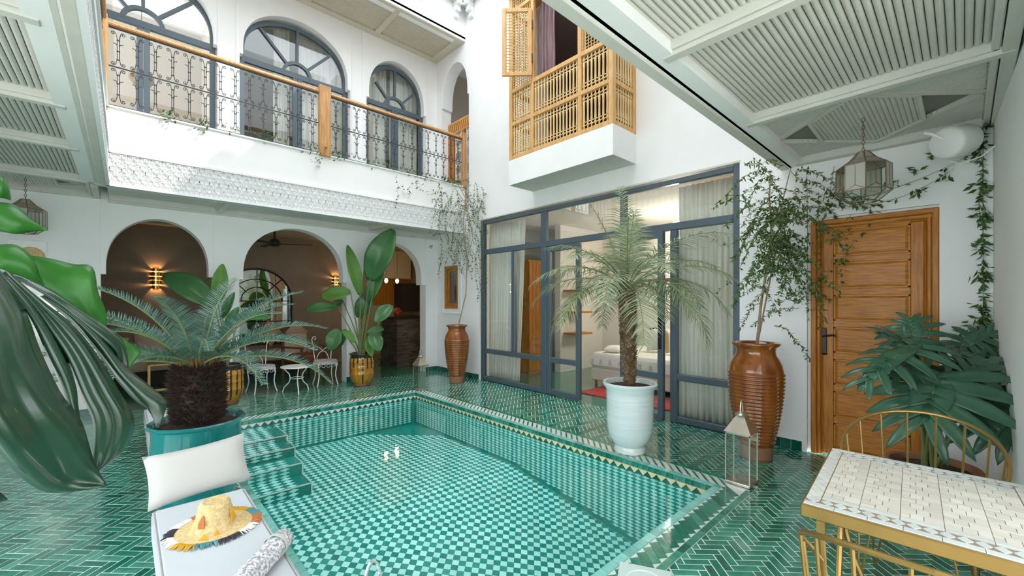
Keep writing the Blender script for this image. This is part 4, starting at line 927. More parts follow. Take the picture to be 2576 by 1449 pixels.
def amber_pot(label, x, y):
    t = thing('strelitzia_pot', label, 'plant', (x, y, .001)); pr = [(.0, 0), (.13, 0), (.14, .025), (.12, .04), (.165, .07), (.195, .14)]
    z = .16
    for z in (.22, .33, .43): pr += [(.207, z-.012), (.214, z), (.207, z+.012)]
    pr += [(.2, .5), (.192, .545), (.214, .56), (.216, .575), (.2, .58), (.18, .56), (.18, .5), (.0, .5)]
    m = MB(); m.lathe(pr, 48); zone = []
    for f in m.f:
        zs = [m.v[q][2] for q in f]; a = [math.atan2(m.v[q][1], m.v[q][0]) for q in f][0]; k = round((a+pi)/(2*pi)*48)
        dr = (.12+.42*abs(sin(k*12.9898+x)*43758.5 % 1)) if k % 3 == 0 else .06
        zone.append(1 if sum(zs)/len(zs) > .575-dr or max(zs) > .56 else (2 if max(zs) < .045 else 0))
    m.m = zone; m.build('drip_glazed_pot', [AMBERY, DRIP, TERRA], t, smooth='all'); lathe_obj('soil', [(.0, .53), (.18, .525)], SOIL, t, 24); return t
sA = amber_pot('strelitzia with tall paddle leaves in amber drip pot between centre and right arch', 3.10, 7.29)
sB = amber_pot('strelitzia in amber pot mostly hidden behind the cycad', 1.10, 7.33)
# ---- white wrought iron seats and side table
def iron_chair(label, x, y, rz):
    t = thing('garden_chair', label, 'chair', (x, y, 0), rz, 'white iron garden chairs')
    m = MB(); m.lathe([(.0, .435), (.19, .435), (.2, .425), (.2, .40), (.19, .395), (.0, .395)], 32); m.build('cushion', FABG, t, smooth=True)
    m = MB(); m.tube([(.2*cos(2*pi*i/32), .2*sin(2*pi*i/32), .39) for i in range(32)], .007, 6, closed=True); m.build('seat_ring', WIRON, t)
    for k in range(4):
        a = pi/4+k*pi/2; m = MB(); m.tube([(r*cos(a), r*sin(a), z) for r, z in ((.2, .39), (.215, .33), (.2, .24), (.195, .17), (.215, .08), (.245, .0))], .0095, 8); m.build('leg', WIRON, t)
    m = MB()
    for k in range(16):
        a = 2*pi*k/16; e = Vector((-sin(a), cos(a), 0)); c = Vector((.203*cos(a), .203*sin(a), .355))
        m.tube([c+e*(.03*cos(2*pi*i/10))+Vector((0, 0, .026*sin(2*pi*i/10))) for i in range(10)], .0035, 5, closed=True)
    m.build('scroll_apron', WIRON, t)
    for s in (-1, 1):
        m = MB(); m.tube([(-.17, s*.13, .39), (-.2, s*.15, .55), (-.215, s*.165, .72), (-.215, s*.18, .80), (-.215, s*.16, .85), (-.215, s*.12, .845), (-.215, s*.11, .81), (-.215, s*.13, .79), (-.215, s*.145, .81)], .007, 6); m.build('back_upright', WIRON, t)
        m = MB(); m.tube([(-.205, s*.155, .64), (-.207, s*.11, .67), (-.207, s*.08, .65), (-.207, s*.09, .62), (-.207, s*.11, .63)], .005, 5); m.build('back_scroll', WIRON, t)
    m = MB(); m.tube([(-.19, .1*cos(pi*i/10), .42+.16*sin(pi*i/10)) for i in range(11)], .006, 6); m.build('back_arch', WIRON, t)
    m = MB(); m.tube([(-.2, -.1, .66), (-.2, -.03, .62), (-.2, 0, .585), (-.2, .03, .62), (-.2, .1, .66)], .006, 6); m.build('back_brace', WIRON, t)
    return t
iron_chair('white wrought iron chair with pale cushion by the amber pot', 2.66, 7.84, R(-95))
iron_chair('white wrought iron chair with round cushion partly behind the cycad fronds', 1.66, 7.90, R(-80))
t = thing('side_table', 'low white iron side table with curved legs between the iron chairs', 'table', (2.08, 7.48, 0))
m = MB(); m.lathe([(.0, .43), (.235, .43), (.24, .425), (.24, .415), (.0, .415)], 36); m.build('top', WIRON, t)
for k in range(3):
    a = -pi/2-.15+k*2*pi/3; m = MB(); m.tube([(r*cos(a), r*sin(a), z) for r, z in ((.215, .415), (.19, .37), (.12, .3), (.1, .23), (.12, .16), (.2, .08), (.225, .0))], .009, 8); m.build('leg', WIRON, t)
m = MB(); m.tube([(.105*cos(2*pi*i/24), .105*sin(2*pi*i/24), .235) for i in range(24)], .006, 6, closed=True); m.build('ring', WIRON, t)
# ---- hanging lanterns
def hang_lantern(label, x, y, ztop, zc):
    t = thing('hanging_lantern', label, 'lantern', (x, y, zc), R(12), 'faceted glass hanging lanterns'); n = 8; MT = mat('lantern_edge', (.22, .16, .10), .4, metal=.6) if 'lantern_edge' not in MATS else MATS['lantern_edge']
    rg = lambda r, z, o=0: [(r*cos(2*pi*(k+o)/n), r*sin(2*pi*(k+o)/n), z) for k in range(n)]
    A, B, C_, D_, E_ = rg(.035, .235), rg(.085, .175), rg(.165, .12), rg(.168, -.075), rg(.085, -.15)
    m = MB()
    for Rg in (A, B, C_, D_, E_): m.tube(Rg, .0045, 5, closed=True)
    for k in range(n):
        m.tube([A[k], B[k], C_[k], D_[k], E_[k]], .0045, 5); j = (k+1) % n; mid = [(D_[k][i]+D_[j][i])/2 for i in range(3)]; mu = [(C_[k][i]+C_[j][i])/2 for i in range(3)]
        m.tube([(mu[0], mu[1], mu[2]-.012), (mid[0], mid[1], mid[2]+.035), D_[k]], .003, 4); m.tube([(mid[0], mid[1], mid[2]+.035), D_[j]], .003, 4)
    m.build('frame', MT, t)
    MILK = mat('milky_glass', (.72, .70, .63), .15, trans=.5) if 'milky_glass' not in MATS else MATS['milky_glass']
    m = MB()
    for k in range(n):
        j = (k+1) % n; m.add([A[k], A[j], B[j], B[k]], [(0, 1, 2, 3)]); m.add([B[k], B[j], C_[j], C_[k]], [(0, 1, 2, 3)])
    m.build('canopy_glass', MATS.get('rose_glass') or mat('rose_glass', (.50, .42, .35), .25, trans=.3), t, mod=.003)
    for k in range(n):
        j = (k+1) % n; m = MB(); m.add([C_[k], C_[j], D_[j], D_[k]], [(0, 1, 2, 3)]); m.build('pane', MILK if k % 2 else LGLASS, t, mod=.003)
    m = MB()
    for k in range(n): j = (k+1) % n; m.add([D_[k], D_[j], E_[j], E_[k]], [(0, 1, 2, 3)])
    m.build('lower_glass', LGLASS, t, mod=.003)
    z = .24; m = MB(); i = 0
    while zc+z < ztop-.01:
        h = .034; m.tube([((.009*cos(2*pi*q/10) if i % 2 else 0), (0 if i % 2 else .009*cos(2*pi*q/10)), z+.012+.018*sin(2*pi*q/10)) for q in range(10)], .0028, 5, closed=True); z += .029; i += 1
    m.build('chain', MT, t); return t
hang_lantern('faceted glass lantern hanging on a chain before the pine door', 4.17, .527, ZP-.02, 2.41)
hang_lantern('faceted glass lantern hanging at far left behind the monstera leaves', -.83, 7.25, ZP-.02, 2.42)
# ---- white drum speaker in the corner
t = thing('wall_speaker', 'white drum shaped speaker mounted high in the corner', 'speaker', (4.70, .045, 2.73), R(60))
m = MB(); m.lathe([(.0, -.11), (.1, -.11), (.112, -.10), (.118, -.085), (.118, .085), (.112, .1), (.1, .11), (.0, .11)], 32); o = m.build('drum', WIRON, t, smooth=True); o.rotation_euler = (R(78), 0, 0)
m = MB(); m.tube([(0, .10, .0), (.05, .16, .06), (.08, .2, .08)], .012, 8); m.build('bracket', WIRON, t)
m = MB(); m.tube([(.10, -.03, -.1), (0, -.05, -.17), (-.12, -.06, -.15), (-.2, -.05, -.1)], .005, 6); m.build('cable', WIRON, t)
# ---- tiled table and gold wire chairs
TT = mat('ivory_zellige', (.66, .63, .56), .3, isl=.13); TGR = mat('brown_grout', (.30, .24, .17), .8); TBL = mat('pale_grey_zellige', (.60, .64, .62), .3, isl=.08)
tb = thing('tiled_table', 'gold framed table topped with ivory mosaic tiles at right', 'table', (2.27, .115, 0), R(3.5)); hx, hy = .405, .325
m = MB(); m.cbox((-hx, -hy, .70), (hx, hy, .747), .004); m.build('frame', GOLD, tb)
m = MB(); m.box((-hx+.006, -hy+.006, .747), (hx-.006, hy-.006, .7485)); m.build('grout_bed', TGR, tb)
tops = {}
def ttile(poly, mt, key=None):
    x = sum(p[0] for p in poly)/len(poly); y = sum(p[1] for p in poly)/len(poly); m = MB(); m.prism([(a-x, b-y) for a, b in poly], XY, 0, .0032); m.build('tile', mt, tb, loc=(x, y, .7482))
def rect(x0, x1, y0, y1, mt, g=.0009): ttile([(x0+g, y0+g), (x1-g, y0+g), (x1-g, y1-g), (x0+g, y1-g)], mt)
ix, iy = hx-.008, hy-.008
for s in (-1, 1):     # plain outer strip, diamond band, inner strip on the short sides
    for k in range(7): y0, y1 = -iy+2*iy*k/7, -iy+2*iy*(k+1)/7; rect(*sorted((s*ix, s*(ix-.03))), y0, y1, TBL)
    n = 14; w = 2*(ix-.03)/n
    for k in range(n):
        x = -ix+.03+(k+.5)*w; y = s*(iy-.022); ttile([(x-w/2+.001, y), (x, y-.02), (x+w/2-.001, y), (x, y+.02)], TBL)
        if k < n-1: ttile([(x+.002, s*(iy-.001)), (x+w-.002, s*(iy-.001)), (x+w/2, y+s*.001)], TT); ttile([(x+.002, s*(iy-.043)), (x+w-.002, s*(iy-.043)), (x+w/2, y-s*.001)], TT)
    n = 14; w = 2*(iy-.046)/n
    for k in range(n):
        y = -iy+.046+(k+.5)*w; x = s*(ix-.056); ttile([(x, y-w/2+.001), (x-.024, y), (x, y+w/2-.001), (x+.024, y)], TBL)
    for k in range(5): y0 = -iy+.046+2*(iy-.046)*k/5; rect(*sorted((s*(ix-.082), s*(ix-.105))), y0, y0+2*(iy-.046)/5, TBL)
nc = 5; cw = 2*(iy-.046)/nc; rh = .049; nr = int(2*(ix-.107)/rh); rh = 2*(ix-.107)/nr
for c in range(nc):
    y0 = -iy+.046+c*cw
    for r in range(nr):
        x0 = -ix+.107+r*rh; f = .30 if (r+c) % 2 else .45
        rect(x0, x0+.013, y0, y0+cw, TT)
        rect(x0+.013, x0+rh, y0, y0+cw*f, TT); rect(x0+.013, x0+rh, y0+cw*f, y0+cw*(f+.32), TT)
        rect(x0+.013, x0+.013+(rh-.013)*.5, y0+cw*(f+.32), y0+cw, TT); rect(x0+.013+(rh-.013)*.5, x0+rh, y0+cw*(f+.32), y0+cw, TT)
for sx in (-1, 1):
    for s in (-1, 1):
        m = MB(); m.box((sx*(hx-.10)-.013, s*(hy-.05)-.013, .60), (sx*(hx-.10)+.013, s*(hy-.05)+.013, .70)); m.build('stub', GOLD, tb)
    m = MB(); m.tube([(sx*(hx-.10)*(1-.0*i), -(hy-.05)*cos(pi*i/16), .60*1-.0+(-.58*sin(pi*i/16))) for i in range(17)], .013, 8); m.build('curved_leg', GOLD, tb)
for s in (-1, 1):
    m = MB(); m.tube([((hx-.1)*cos(pi*i/16), s*(hy-.05), .02+.66*(1-sin(pi*i/16))*.9) for i in range(17)], .013, 8); m.build('curved_leg', GOLD, tb)
def wire_chair(label, x, y, rz):
    t = thing('wire_chair', label, 'chair', (x, y, 0), rz, 'gold wire chairs at the tiled table'); r = .285     # opens to +x
    rail = []
    for i in range(33):
        a = R(62)+R(236)*i/32; h = .62+.27*max(0, sin(pi*(i/32)))**.8; rail.append((r*cos(a), r*1.05*sin(a), h))
    low0 = [(rail[0][0]-.02, rail[0][1], .44)]; low1 = [(rail[-1][0]-.02, rail[-1][1], .44)]
    m = MB(); m.tube([low0[0], (rail[0][0]+.015, rail[0][1], .56)]+rail+[(rail[-1][0]+.015, rail[-1][1], .56), low1[0]], .0085, 8); m.build('top_rail', GOLD, t)
    for i in range(3, 31, 3):
        p = rail[i]; m = MB(); m.tube([p, (p[0]*.9, p[1]*.9, .45)], .0055, 6); m.build('back_rod', GOLD, t)
    m = MB(); m.tube([(.258*cos(2*pi*i/36), .268*sin(2*pi*i/36), .45) for i in range(36)], .008, 6, closed=True); m.build('seat_ring', GOLD, t)
    m = MB(); m.lathe([(.0, .462), (.23, .462), (.245, .455), (.245, .448), (.0, .445)], 36); m.build('seat', GOLD, t, smooth=True)
    for k in range(4):
        a = pi/4+k*pi/2; b = .22; m = MB()
        m.tube([(.24*cos(a-b), .24*sin(a-b), .45), (.275*cos(a), .275*sin(a), .012), (.283*cos(a+.02), .283*sin(a+.02), .008), (.24*cos(a+b), .24*sin(a+b), .45)], .0055, 6); m.build('hairpin_leg', GOLD, t)
    return t
wire_chair('gold wire chair behind the tiled table before the pine door', 2.92, .16, pi+R(-4)); wire_chair('gold wire chair at the bottom edge, only its arm in view', 1.62, .06, R(3))
# ---- salon: sofa, cushions, coffee table, mirror, sconces, fan, armchair
SOFA = mat('beige_linen_sofa', (.46, .37, .27), .95); SOFD = mat('sofa_base', (.03, .025, .022), .8); CUS = mat('sand_cushion', (.52, .41, .30), .95, bump=.1, bscale=200)
t = thing('sofa', 'long beige upholstered bench sofa along the salon wall', 'sofa', (1.4, 10.1, 0))
m = MB(); m.cbox((-1.9, -.32, .0), (1.6, .38, .26), .01); m.build('base', SOFD, t)
for k in range(2): m = MB(); m.cbox((-1.9+k*1.76, -.36, .26), (-.16+k*1.76, .38, .46), .03); m.build('seat_cushion', SOFA, t, smooth=True)
for i, (x, tl) in enumerate(((.35, 0), (.85, 1), (1.35, 0), (2.32, 1), (2.86, 1), (-.2, 0))):
    p = pillow('cushion', .46 if not tl else .42, .40 if not tl else .42, .14, CUS, None, 8); p.location = (x, 10.27, .715 if not tl else (.80 if i > 2 else .73)); p.rotation_euler = (R(-14), R(45) if tl and i > 2 else R(4*i), R(3*i))
    tag(p, ['sand cushion on the salon sofa behind the gold coffee table', 'sand cushion on the salon sofa right of the candle holder', 'sand cushion on the salon sofa hidden by the cycad', 'left of two diamond-set cushions on the salon sofa', 'right of two diamond-set cushions on the salon sofa', 'sand cushion at the left end of the salon sofa'][i], 'cushion', 'salon cushions')
t = thing('coffee_table', 'gold framed coffee table before the salon sofa', 'table', (.72, 9.42, 0)); 
for x in (-.42, .42):
    for y in (-.2, .2): m = MB(); m.box((x-.012, y-.012, 0), (x+.012, y+.012, .42)); m.build('leg', GOLD, t)
for a, b in (((-.42, -.212, .41), (.42, -.188, .432)), ((-.42, .188, .41), (.42, .212, .432)), ((-.42, -.212, .0), (.42, -.19, .02)), ((-.432, -.2, .41), (-.408, .2, .432)), ((.408, -.2, .41), (.432, .2, .432))): m = MB(); m.box(a, b); m.build('bar', GOLD, t)
m = MB(); m.box((-.41, -.19, .425), (.41, .19, .436)); m.build('top', mat('travertine', (.48, .40, .30), .4), t)
m = MB(); m.lathe([(.0, 0), (.06, 0), (.06, .01), (.01, .02), (.008, .22), (.025, .235), (.025, .25), (.0, .25)], 20); o = m.build('candle_holder', TERRA, None, smooth=True, loc=(.78, 9.42, .437)); tag(o, 'slim bronze candle holder on the gold coffee table', 'candlestick')
t = thing('wall_mirror', 'arched window style mirror with dark bars on the salon wall', 'mirror', (2.11, SB-.03, 0)); hw = .69
ap = [(-hw, .55)]+[(-hw*cos(pi*i/24), 1.52+.68*sin(pi*i/24)) for i in range(25)]+[(hw, .55)]
m = MB(); m.prism(ap, XZ, -.005, .02); m.build('mirror_glass', mat('mirror', (.9, .9, .9), .02, metal=1), t)
m = MB(); m.tube([(a, -.02, b) for a, b in ap], .018, 6, closed=True); m.build('frame', BLACKI, t)
for pts in ([(-.35, .55), (-.35, 1.52+.58)], [(0, .55), (0, 2.2)], [(.35, .55), (.35, 1.52+.58)], [(-hw, 1.05), (hw, 1.05)], [(-hw, 1.5), (hw, 1.5)], [(-.3*cos(pi*i/12), 1.5+.3*sin(pi*i/12)) for i in range(13)], [(-.5*cos(pi*i/14), 1.5+.48*sin(pi*i/14)) for i in range(15)], [(.2, 1.7), (.5, 2.0)], [(-.2, 1.7), (-.5, 2.0)]):
    m = MB(); m.tube([(a, -.02, b) for a, b in pts], .01, 5); m.build('bar', BLACKI, t)
WARM = (1, .62, .28)
def sconce(label, x, y, z, pw=3):
    t = thing('wall_sconce', label, 'lamp', (x, y, z), 0, 'brass wall sconces')
    for dz, h, r in ((-.165, .06, .075), (-.075, .075, .085), (.0, .06, .10), (.085, .07, .085), (.165, .05, .075)):
        m = MB(); m.lathe([(r, dz-h/2), (r, dz+h/2), (r-.004, dz+h/2), (r-.004, dz-h/2)], 20, (0, -.012, 0), ang=pi, caps=False); o = m.build('brass_band', BRASS, t, smooth=True); o.rotation_euler = (0, 0, pi)
    m = MB(); m.box((-.035, -.012, -.19), (.035, -.004, .19)); m.build('back_plate', BRASS, t)
    m = MB(); m.lathe([(.0, -.05), (.014, -.03), (.014, .03), (.0, .05)], 12, (0, -.05, 0)); m.build('bulb', mat('bulb_warm', (1, .8, .5), .5, emit=(1, .6, .25, 9)) if 'bulb_warm' not in MATS else MATS['bulb_warm'], t)
    for dz in (-.12, .12):
        l = bpy.data.lights.new('sconce_light', 'POINT'); l.energy = pw; l.color = WARM; l.shadow_soft_size = .008; lo = bpy.data.objects.new('sconce_light', l); link(lo, t); lo.location = (0, -.045, dz)
sconce('brass banded wall sconce glowing in the left arch', .434, SB-.005, 1.93); sconce('brass banded wall sconce glowing in the centre arch behind strelitzia leaves', 3.80, SB-.005, 1.93)
t = thing('ceiling_fan', 'dark three bladed ceiling fan in the centre arch', 'fan', (2.10, 8.95, 2.95)); DK = mat('dark_bronze', (.03, .024, .02), .5)
lathe_obj('motor', [(.0, 0), (.05, 0), (.05, -.05), (.02, -.06), (.02, -.26), (.06, -.27), (.1, -.32), (.1, -.37), (.07, -.4), (.0, -.41)], DK, t, 24)
for k in range(3): m = MB(); m.cbox((.08, -.05, -.365), (.66, .05, -.35), .006); o = m.build('blade', DK, t); o.rotation_euler = (R(6), 0, R(-28)+k*2*pi/3)
t = thing('wood_armchair', 'dark wooden armchair with brown cushions seen behind the white iron chair', 'chair', (2.62, 8.95, 0), R(25))
for x in (-.27, .27):
    for y in (-.25, .25): m = MB(); m.cbox((x-.02, y-.02, 0), (x+.02, y+.02, .58 if y < 0 else .8), .004); m.build('leg', DARKWOOD, t)
    m = MB(); m.cbox((x-.03, -.29, .58), (x+.03, .29, .61), .006); m.build('arm', DARKWOOD, t)
m = MB(); m.cbox((-.25, -.25, .3), (.25, .25, .44), .03); m.build('seat_cushion', mat('rust_cushion', (.22, .07, .035), .9), t, smooth=True); m = MB(); m.cbox((-.25, .17, .44), (.25, .27, .84), .03); m.build('back_cushion', CUS, t, smooth=True)
# ---- kitchen bar
t = thing('kitchen_bar', 'dark kitchen bar clad in split slate strips inside the right arch', 'bar', (4.58, 8.82, 0))
m = MB(); m.box((.01, .01, 0), (1.6, .8, 1.09)); m.build('body', SLATE, t); m = MB(); m.cbox((-.04, -.04, 1.09), (1.65, .84, 1.135), .006); m.build('worktop', mat('black_granite', (.02, .02, .02), .15), t)
mm_ = []
for w in (.12, .17, .22): m = MB(); m.box((0, 0, 0), (w-.003, .02, .0285)); mm_.append((w, m.v, m.f))
pr = {}
for side in (0, 1):
    for r in range(36):
        x = -random.random()*.1
        while x < (1.3 if side == 0 else .75):
            w, v, f = random.choice(mm_); xx = max(0, x)
            k = (w, side)
            if k not in pr:
                m = MB(); m.v = [(a, -b, c) if side == 0 else (-b, a, c) for a, b, c in v]; m.f = list(f); m.m = [0]*len(f); o = m.build('slate_strip', SLATE, t); pr[k] = o
            else: o = inst(pr[k], parent=t)
            o.location = (xx, .012-random.random()*.008, r*.0302) if side == 0 else (.012-random.random()*.008, xx, r*.0302); x += w
t = thing('wood_paneling', 'vertical plank paneling on the kitchen back wall', 'paneling', (5.12, 11.295, 1.38))
for k in range(12): m = MB(); m.cbox((k*.1, -.03, 0), (k*.1+.095, 0, .75), .005); m.build('plank', PINE, t)
m = MB(); m.cbox((5.2, 10.9, 2.13), (6.1, 11.29, 2.94), .02); tag(m.build('range_hood', mat('cream_hood', (.62, .52, .34), .8)), 'cream plaster hood above the kitchen planks', 'hood')
m = MB(); m.box((5.72, 10.75, 1.2), (6.28, 11.2, 2.0)); tag(m.build('dark_cabinet', SOFD), 'dark tall cabinet at the right of the kitchen', 'cabinet')
t = thing('clay_jug', 'round dark red clay jug on the bar worktop', 'jug', (4.74, 9.12, 1.136)); lathe_obj('body', [(.0, 0), (.06, 0), (.1, .06), (.105, .11), (.07, .17), (.045, .2), (.055, .22), (.0, .22)], mat('red_clay', (.25, .04, .02), .3), t, 24); m = MB(); m.tube([(.09, 0, .13), (.14, 0, .13), (.13, 0, .07), (.1, 0, .06)], .01, 6); m.build('handle', MATS['red_clay'], t)
for i, (x, y, lb) in enumerate(((4.52, 9.25, 'glowing filament pendant bulb above the bar, left one'), (4.80, 9.25, 'glowing filament pendant bulb above the bar, right one'))):
    t = thing('pendant_bulb', lb, 'lamp', (x, y, 1.99), 0, 'kitchen pendant bulbs'); m = MB(); m.tube([(0, 0, .1), (0, 0, .96)], .004, 5); m.build('cord', BLACKI, t); m = MB(); m.lathe([(.0, .04), (.02, .04), (.02, .1), (.0, .1)], 12); m.build('socket', BRASS, t)
    m = MB(); m.lathe([(.0, -.07), (.03, -.05), (.042, -.01), (.03, .03), (.015, .045)], 16); m.build('bulb', MATS['bulb_warm'], t, smooth=True)
    l = bpy.data.lights.new('pendant_light', 'POINT'); l.energy = 4; l.color = WARM; l.shadow_soft_size = .05; lo = bpy.data.objects.new('pendant_light', l); link(lo, t); lo.location = (0, -.0, -.12)
# ---- bedroom
t = thing('bed', 'white bed with tasselled blanket seen through the open glass doors', 'bed', (7.05, 3.6, 0))
m = MB(); m.cbox((-.85, -1.02, .08), (1.0, 1.0, .3), .02); m.build('base', mat('oatmeal_linen', (.62, .56, .48), .95), t)
m = MB(); m.cbox((-.87, -1.03, .3), (1.0, 1.02, .57), .06); bl = m.build('blanket', mat('white_blanket', (.78, .76, .71), .95, bump=.2, bscale=150), t, smooth=True)
for k in range(11):
    y = -.95+k*.19; m = MB(); m.lathe([(.0, .04), (.018, .03), (.02, .01), (.03, -.05), (.0, -.052)], 10, (-.885, y, .44)); m.build('tassel', mat('tassel_wool', (.55, .50, .42), 1) if 'tassel_wool' not in MATS else MATS['tassel_wool'], bl)
for k in range(4): m = MB(); m.lathe([(.0, .04), (.018, .03), (.02, .01), (.03, -.05), (.0, -.052)], 10, (-.75+k*.19, 1.035, .44)); m.build('tassel', MATS['tassel_wool'], bl)
for x in (-.78, .9):
    for y in (-.95, .93): m = MB(); m.tube([(x, y, 0), (x, y, .08)], .025, 8); m.build('leg', PINE, t)
p = pillow('folded_towel', .34, .3, .13, mat('cream_towel', (.76, .73, .66), 1, bump=.3, bscale=120)); p.location = (6.50, 4.30, .637); p.rotation_euler = (R(90), 0, R(20)); tag(p, 'folded cream towel lying on the bed corner', 'towel')
STR = mat('striped_cushion', (.74, .70, .62), .95); nt = STR.node_tree; wv = nt.nodes.new('ShaderNodeTexWave'); wv.bands_direction = 'X'; wv.inputs['Scale'].default_value = 2.4; tcn = nt.nodes.new('ShaderNodeTexCoord'); nt.links.new(tcn.outputs['Object'], wv.inputs[0]); cr = nt.nodes.new('ShaderNodeValToRGB'); cr.color_ramp.elements[0].position = .62; cr.color_ramp.elements[0].color = (.74, .70, .62, 1); cr.color_ramp.elements[1].position = .7; cr.color_ramp.elements[1].color = (.50, .36, .15, 1); nt.links.new(wv.outputs[0], cr.inputs[0]); nt.links.new(cr.outputs[0], nt.nodes['Principled BSDF'].inputs['Base Color'])
for i, (x, y) in enumerate(((7.0, 3.35), (7.1, 3.75))):
    p = pillow('cushion', .46, .42, .16, STR if i == 0 else FABG, None, 10); p.location = (x, y, .80); p.rotation_euler = (R(-14), 0, R(-48)); tag(p, ['ochre striped cushion on the bed near the glass door handle', 'plain pale cushion on the bed behind the striped one'][i], 'cushion')
m = MB(); m.box((6.7, 5.75, 0), (8.25, 5.9, 3.1)); struct('wall_bedroom_niche', m, BED)
for z, lb in ((.80, 'lowest'), (1.25, 'middle'), (1.70, 'topmost')): m = MB(); m.cbox((6.78, 5.40, z), (7.35, 5.745, z+.035), .005); tag(m.build('wall_shelf', PINE), lb + ' wooden wall shelf beside the bed', 'shelf', 'bedroom shelves')
t = thing('wardrobe', 'tall slatted wooden wardrobe behind the left glass door leaf', 'wardrobe', (6.28, 6.05, 0), R(0))
m = MB(); m.box((-.2, .02, 0), (.2, .45, 2.35)); m.build('body', PINE, t)
for k in range(4): m = MB(); m.cbox((-.2+k*.1, -.005, .05), (-.105+k*.1, .02, 2.3), .004); m.build('plank', PINE, t)
RUG = mat('red_rug', (.36, .012, .02), .95, c2=(.50, .30, .28), scale=18, stretch=(.4, 7, 1), ramp=(.5, .75)); m = MB(); m.box((5.45, 2.6, .0), (6.15, 4.30, .012)); tag(m.build('rug', RUG), 'red striped woven rug on the bedroom floor', 'rug')
curtain('curtain', 'long ivory curtain behind the left panes of the glass front', (5.16, 6.16), (5.16, 5.22), .03, 2.94, 11, LINEN, .05, .18, group='glass front curtains'); curtain('curtain', 'long ivory curtain behind the right panes of the glass front', (5.16, 2.46), (5.16, 1.72), .03, 2.94, 10, LINEN, .05, -.04, group='glass front curtains')
t = thing('bedroom_fill_lamp', 'round paper ceiling lamp added to brighten the bedroom', 'lamp', (7.2, 3.4, 2.75)); m = MB(); m.lathe([(.0, -.18), (.12, -.15), (.19, -.05), (.19, .05), (.12, .15), (.0, .18)], 24); m.build('shade', mat('fill_lamp_shade', (.9, .86, .78), .9, emit=(1, .9, .75, 6)), t, smooth=True); m = MB(); m.tube([(0, 0, .18), (0, 0, .35)], .006, 6); m.build('cord', BLACKI, t)  # added lamp with glowing shade, brightens the room behind the glass
l = bpy.data.lights.new('bedroom_fill_light', 'POINT'); l.energy = 60; l.color = (1, .93, .82); l.shadow_soft_size = .2; lo = bpy.data.objects.new('bedroom_fill_light', l); link(lo, t); lo.location = (0, 0, -.25)  # fill light of the added lamp
# ---- picture on the left end wall, things in the upper left window
t = thing('framed_picture', 'white framed picture of a round woven disc on the left end wall', 'picture', (-.87, WYB-.003, 1.62))
m = MB(); m.cbox((-.16, -.03, -.3), (.16, 0, .62), .005); m.build('frame', WIRON, t); m = MB(); m.lathe([(.0, 0), (.12, .0), (.12, .012), (.0, .012)], 32, (0, 0, 0)); o = m.build('woven_disc', STRAW, t); o.rotation_euler = (pi/2, 0, 0); o.location = (.03, -.03, .42)
RAT = mat('rattan', (.30, .16, .06), .7, c2=(.16, .08, .03), scale=25)
t = thing('rattan_headboard', 'round rattan headboard behind the upper left window', 'headboard', (.10, UY+2.45, 3.35)); m = MB()
for i in range(13):
    for j in range(8):
        u, v = -.6+i*.1+(.05 if j % 2 else 0), .12+j*.09
        if u*u/.42+(v-.0)**2/.62 < 1: m.tube([(u+.05*cos(pi*q/3+.52), 0, v+.05*sin(pi*q/3+.52)) for q in range(6)], .007, 4, closed=True)
m.build('weave', RAT, t); m = MB(); m.tube([(.68*cos(pi*i/24), 0, .82*sin(pi*i/24)) for i in range(25)], .03, 8); m.build('rim', RAT, t)
m = MB(); m.cbox((-.6, UY+.9, 3.31), (.8, UY+2.4, 3.65), .05); tag(m.build('upper_bed', FABW, smooth=True), 'white bed seen low behind the upper left railing', 'bed')
t = thing('rattan_pendant', 'small rattan pendant lamp behind the upper left window', 'lamp', (.19, UY+.9, 4.95)); lathe_obj('shade', [(.12, .1), (.15, .05), (.15, -.03), (.1, -.1), (.02, -.12)], RAT, t, 20); m = MB(); m.tube([(0, 0, .1), (0, 0, 1.75)], .005, 5); m.build('cord', BLACKI, t)
# ================================================================ plants
LPALM = mat('palm_leaf', (.20, .27, .13), .5, c2=(.38, .42, .27), scale=3, trans=.25, isl=.3)
LCYC = mat('cycad_leaf', (.045, .12, .085), .42, c2=(.10, .19, .15), scale=4, trans=.12, isl=.35)
LSTR = mat('strelitzia_leaf', (.05, .17, .05), .35, c2=(.075, .23, .065), scale=3, trans=.3, coat=.2)
LSTRL = mat('strelitzia_leaf_light', (.11, .27, .04), .4, c2=(.15, .33, .06), scale=3, trans=.35)
LJAS = mat('jasmine_leaf', (.07, .16, .03), .45, trans=.3, isl=.5)
LPHI = mat('philodendron_leaf', (.028, .10, .052), .33, c2=(.06, .16, .09), scale=5, coat=.25, trans=.12)
LMON = mat('monstera_leaf', (.006, .030, .014), .32, c2=(.012, .048, .022), scale=4, coat=.5, trans=.05)
LMONG = mat('monstera_leaf_young', (.03, .17, .02), .38, c2=(.045, .22, .03), scale=14, trans=.35)
STEM = mat('green_stem', (.16, .20, .07), .5); BARK = mat('pale_bark', (.34, .25, .15), .8, c2=(.24, .17, .10), scale=12); SHAG = mat('cycad_fibre', (.016, .010, .007), .9, c2=(.045, .022, .012), scale=20, isl=.5); PTR = mat('palm_trunk', (.14, .085, .045), .9, c2=(.30, .20, .11), scale=14, isl=.5)
UP = Vector((0, 0, 1))
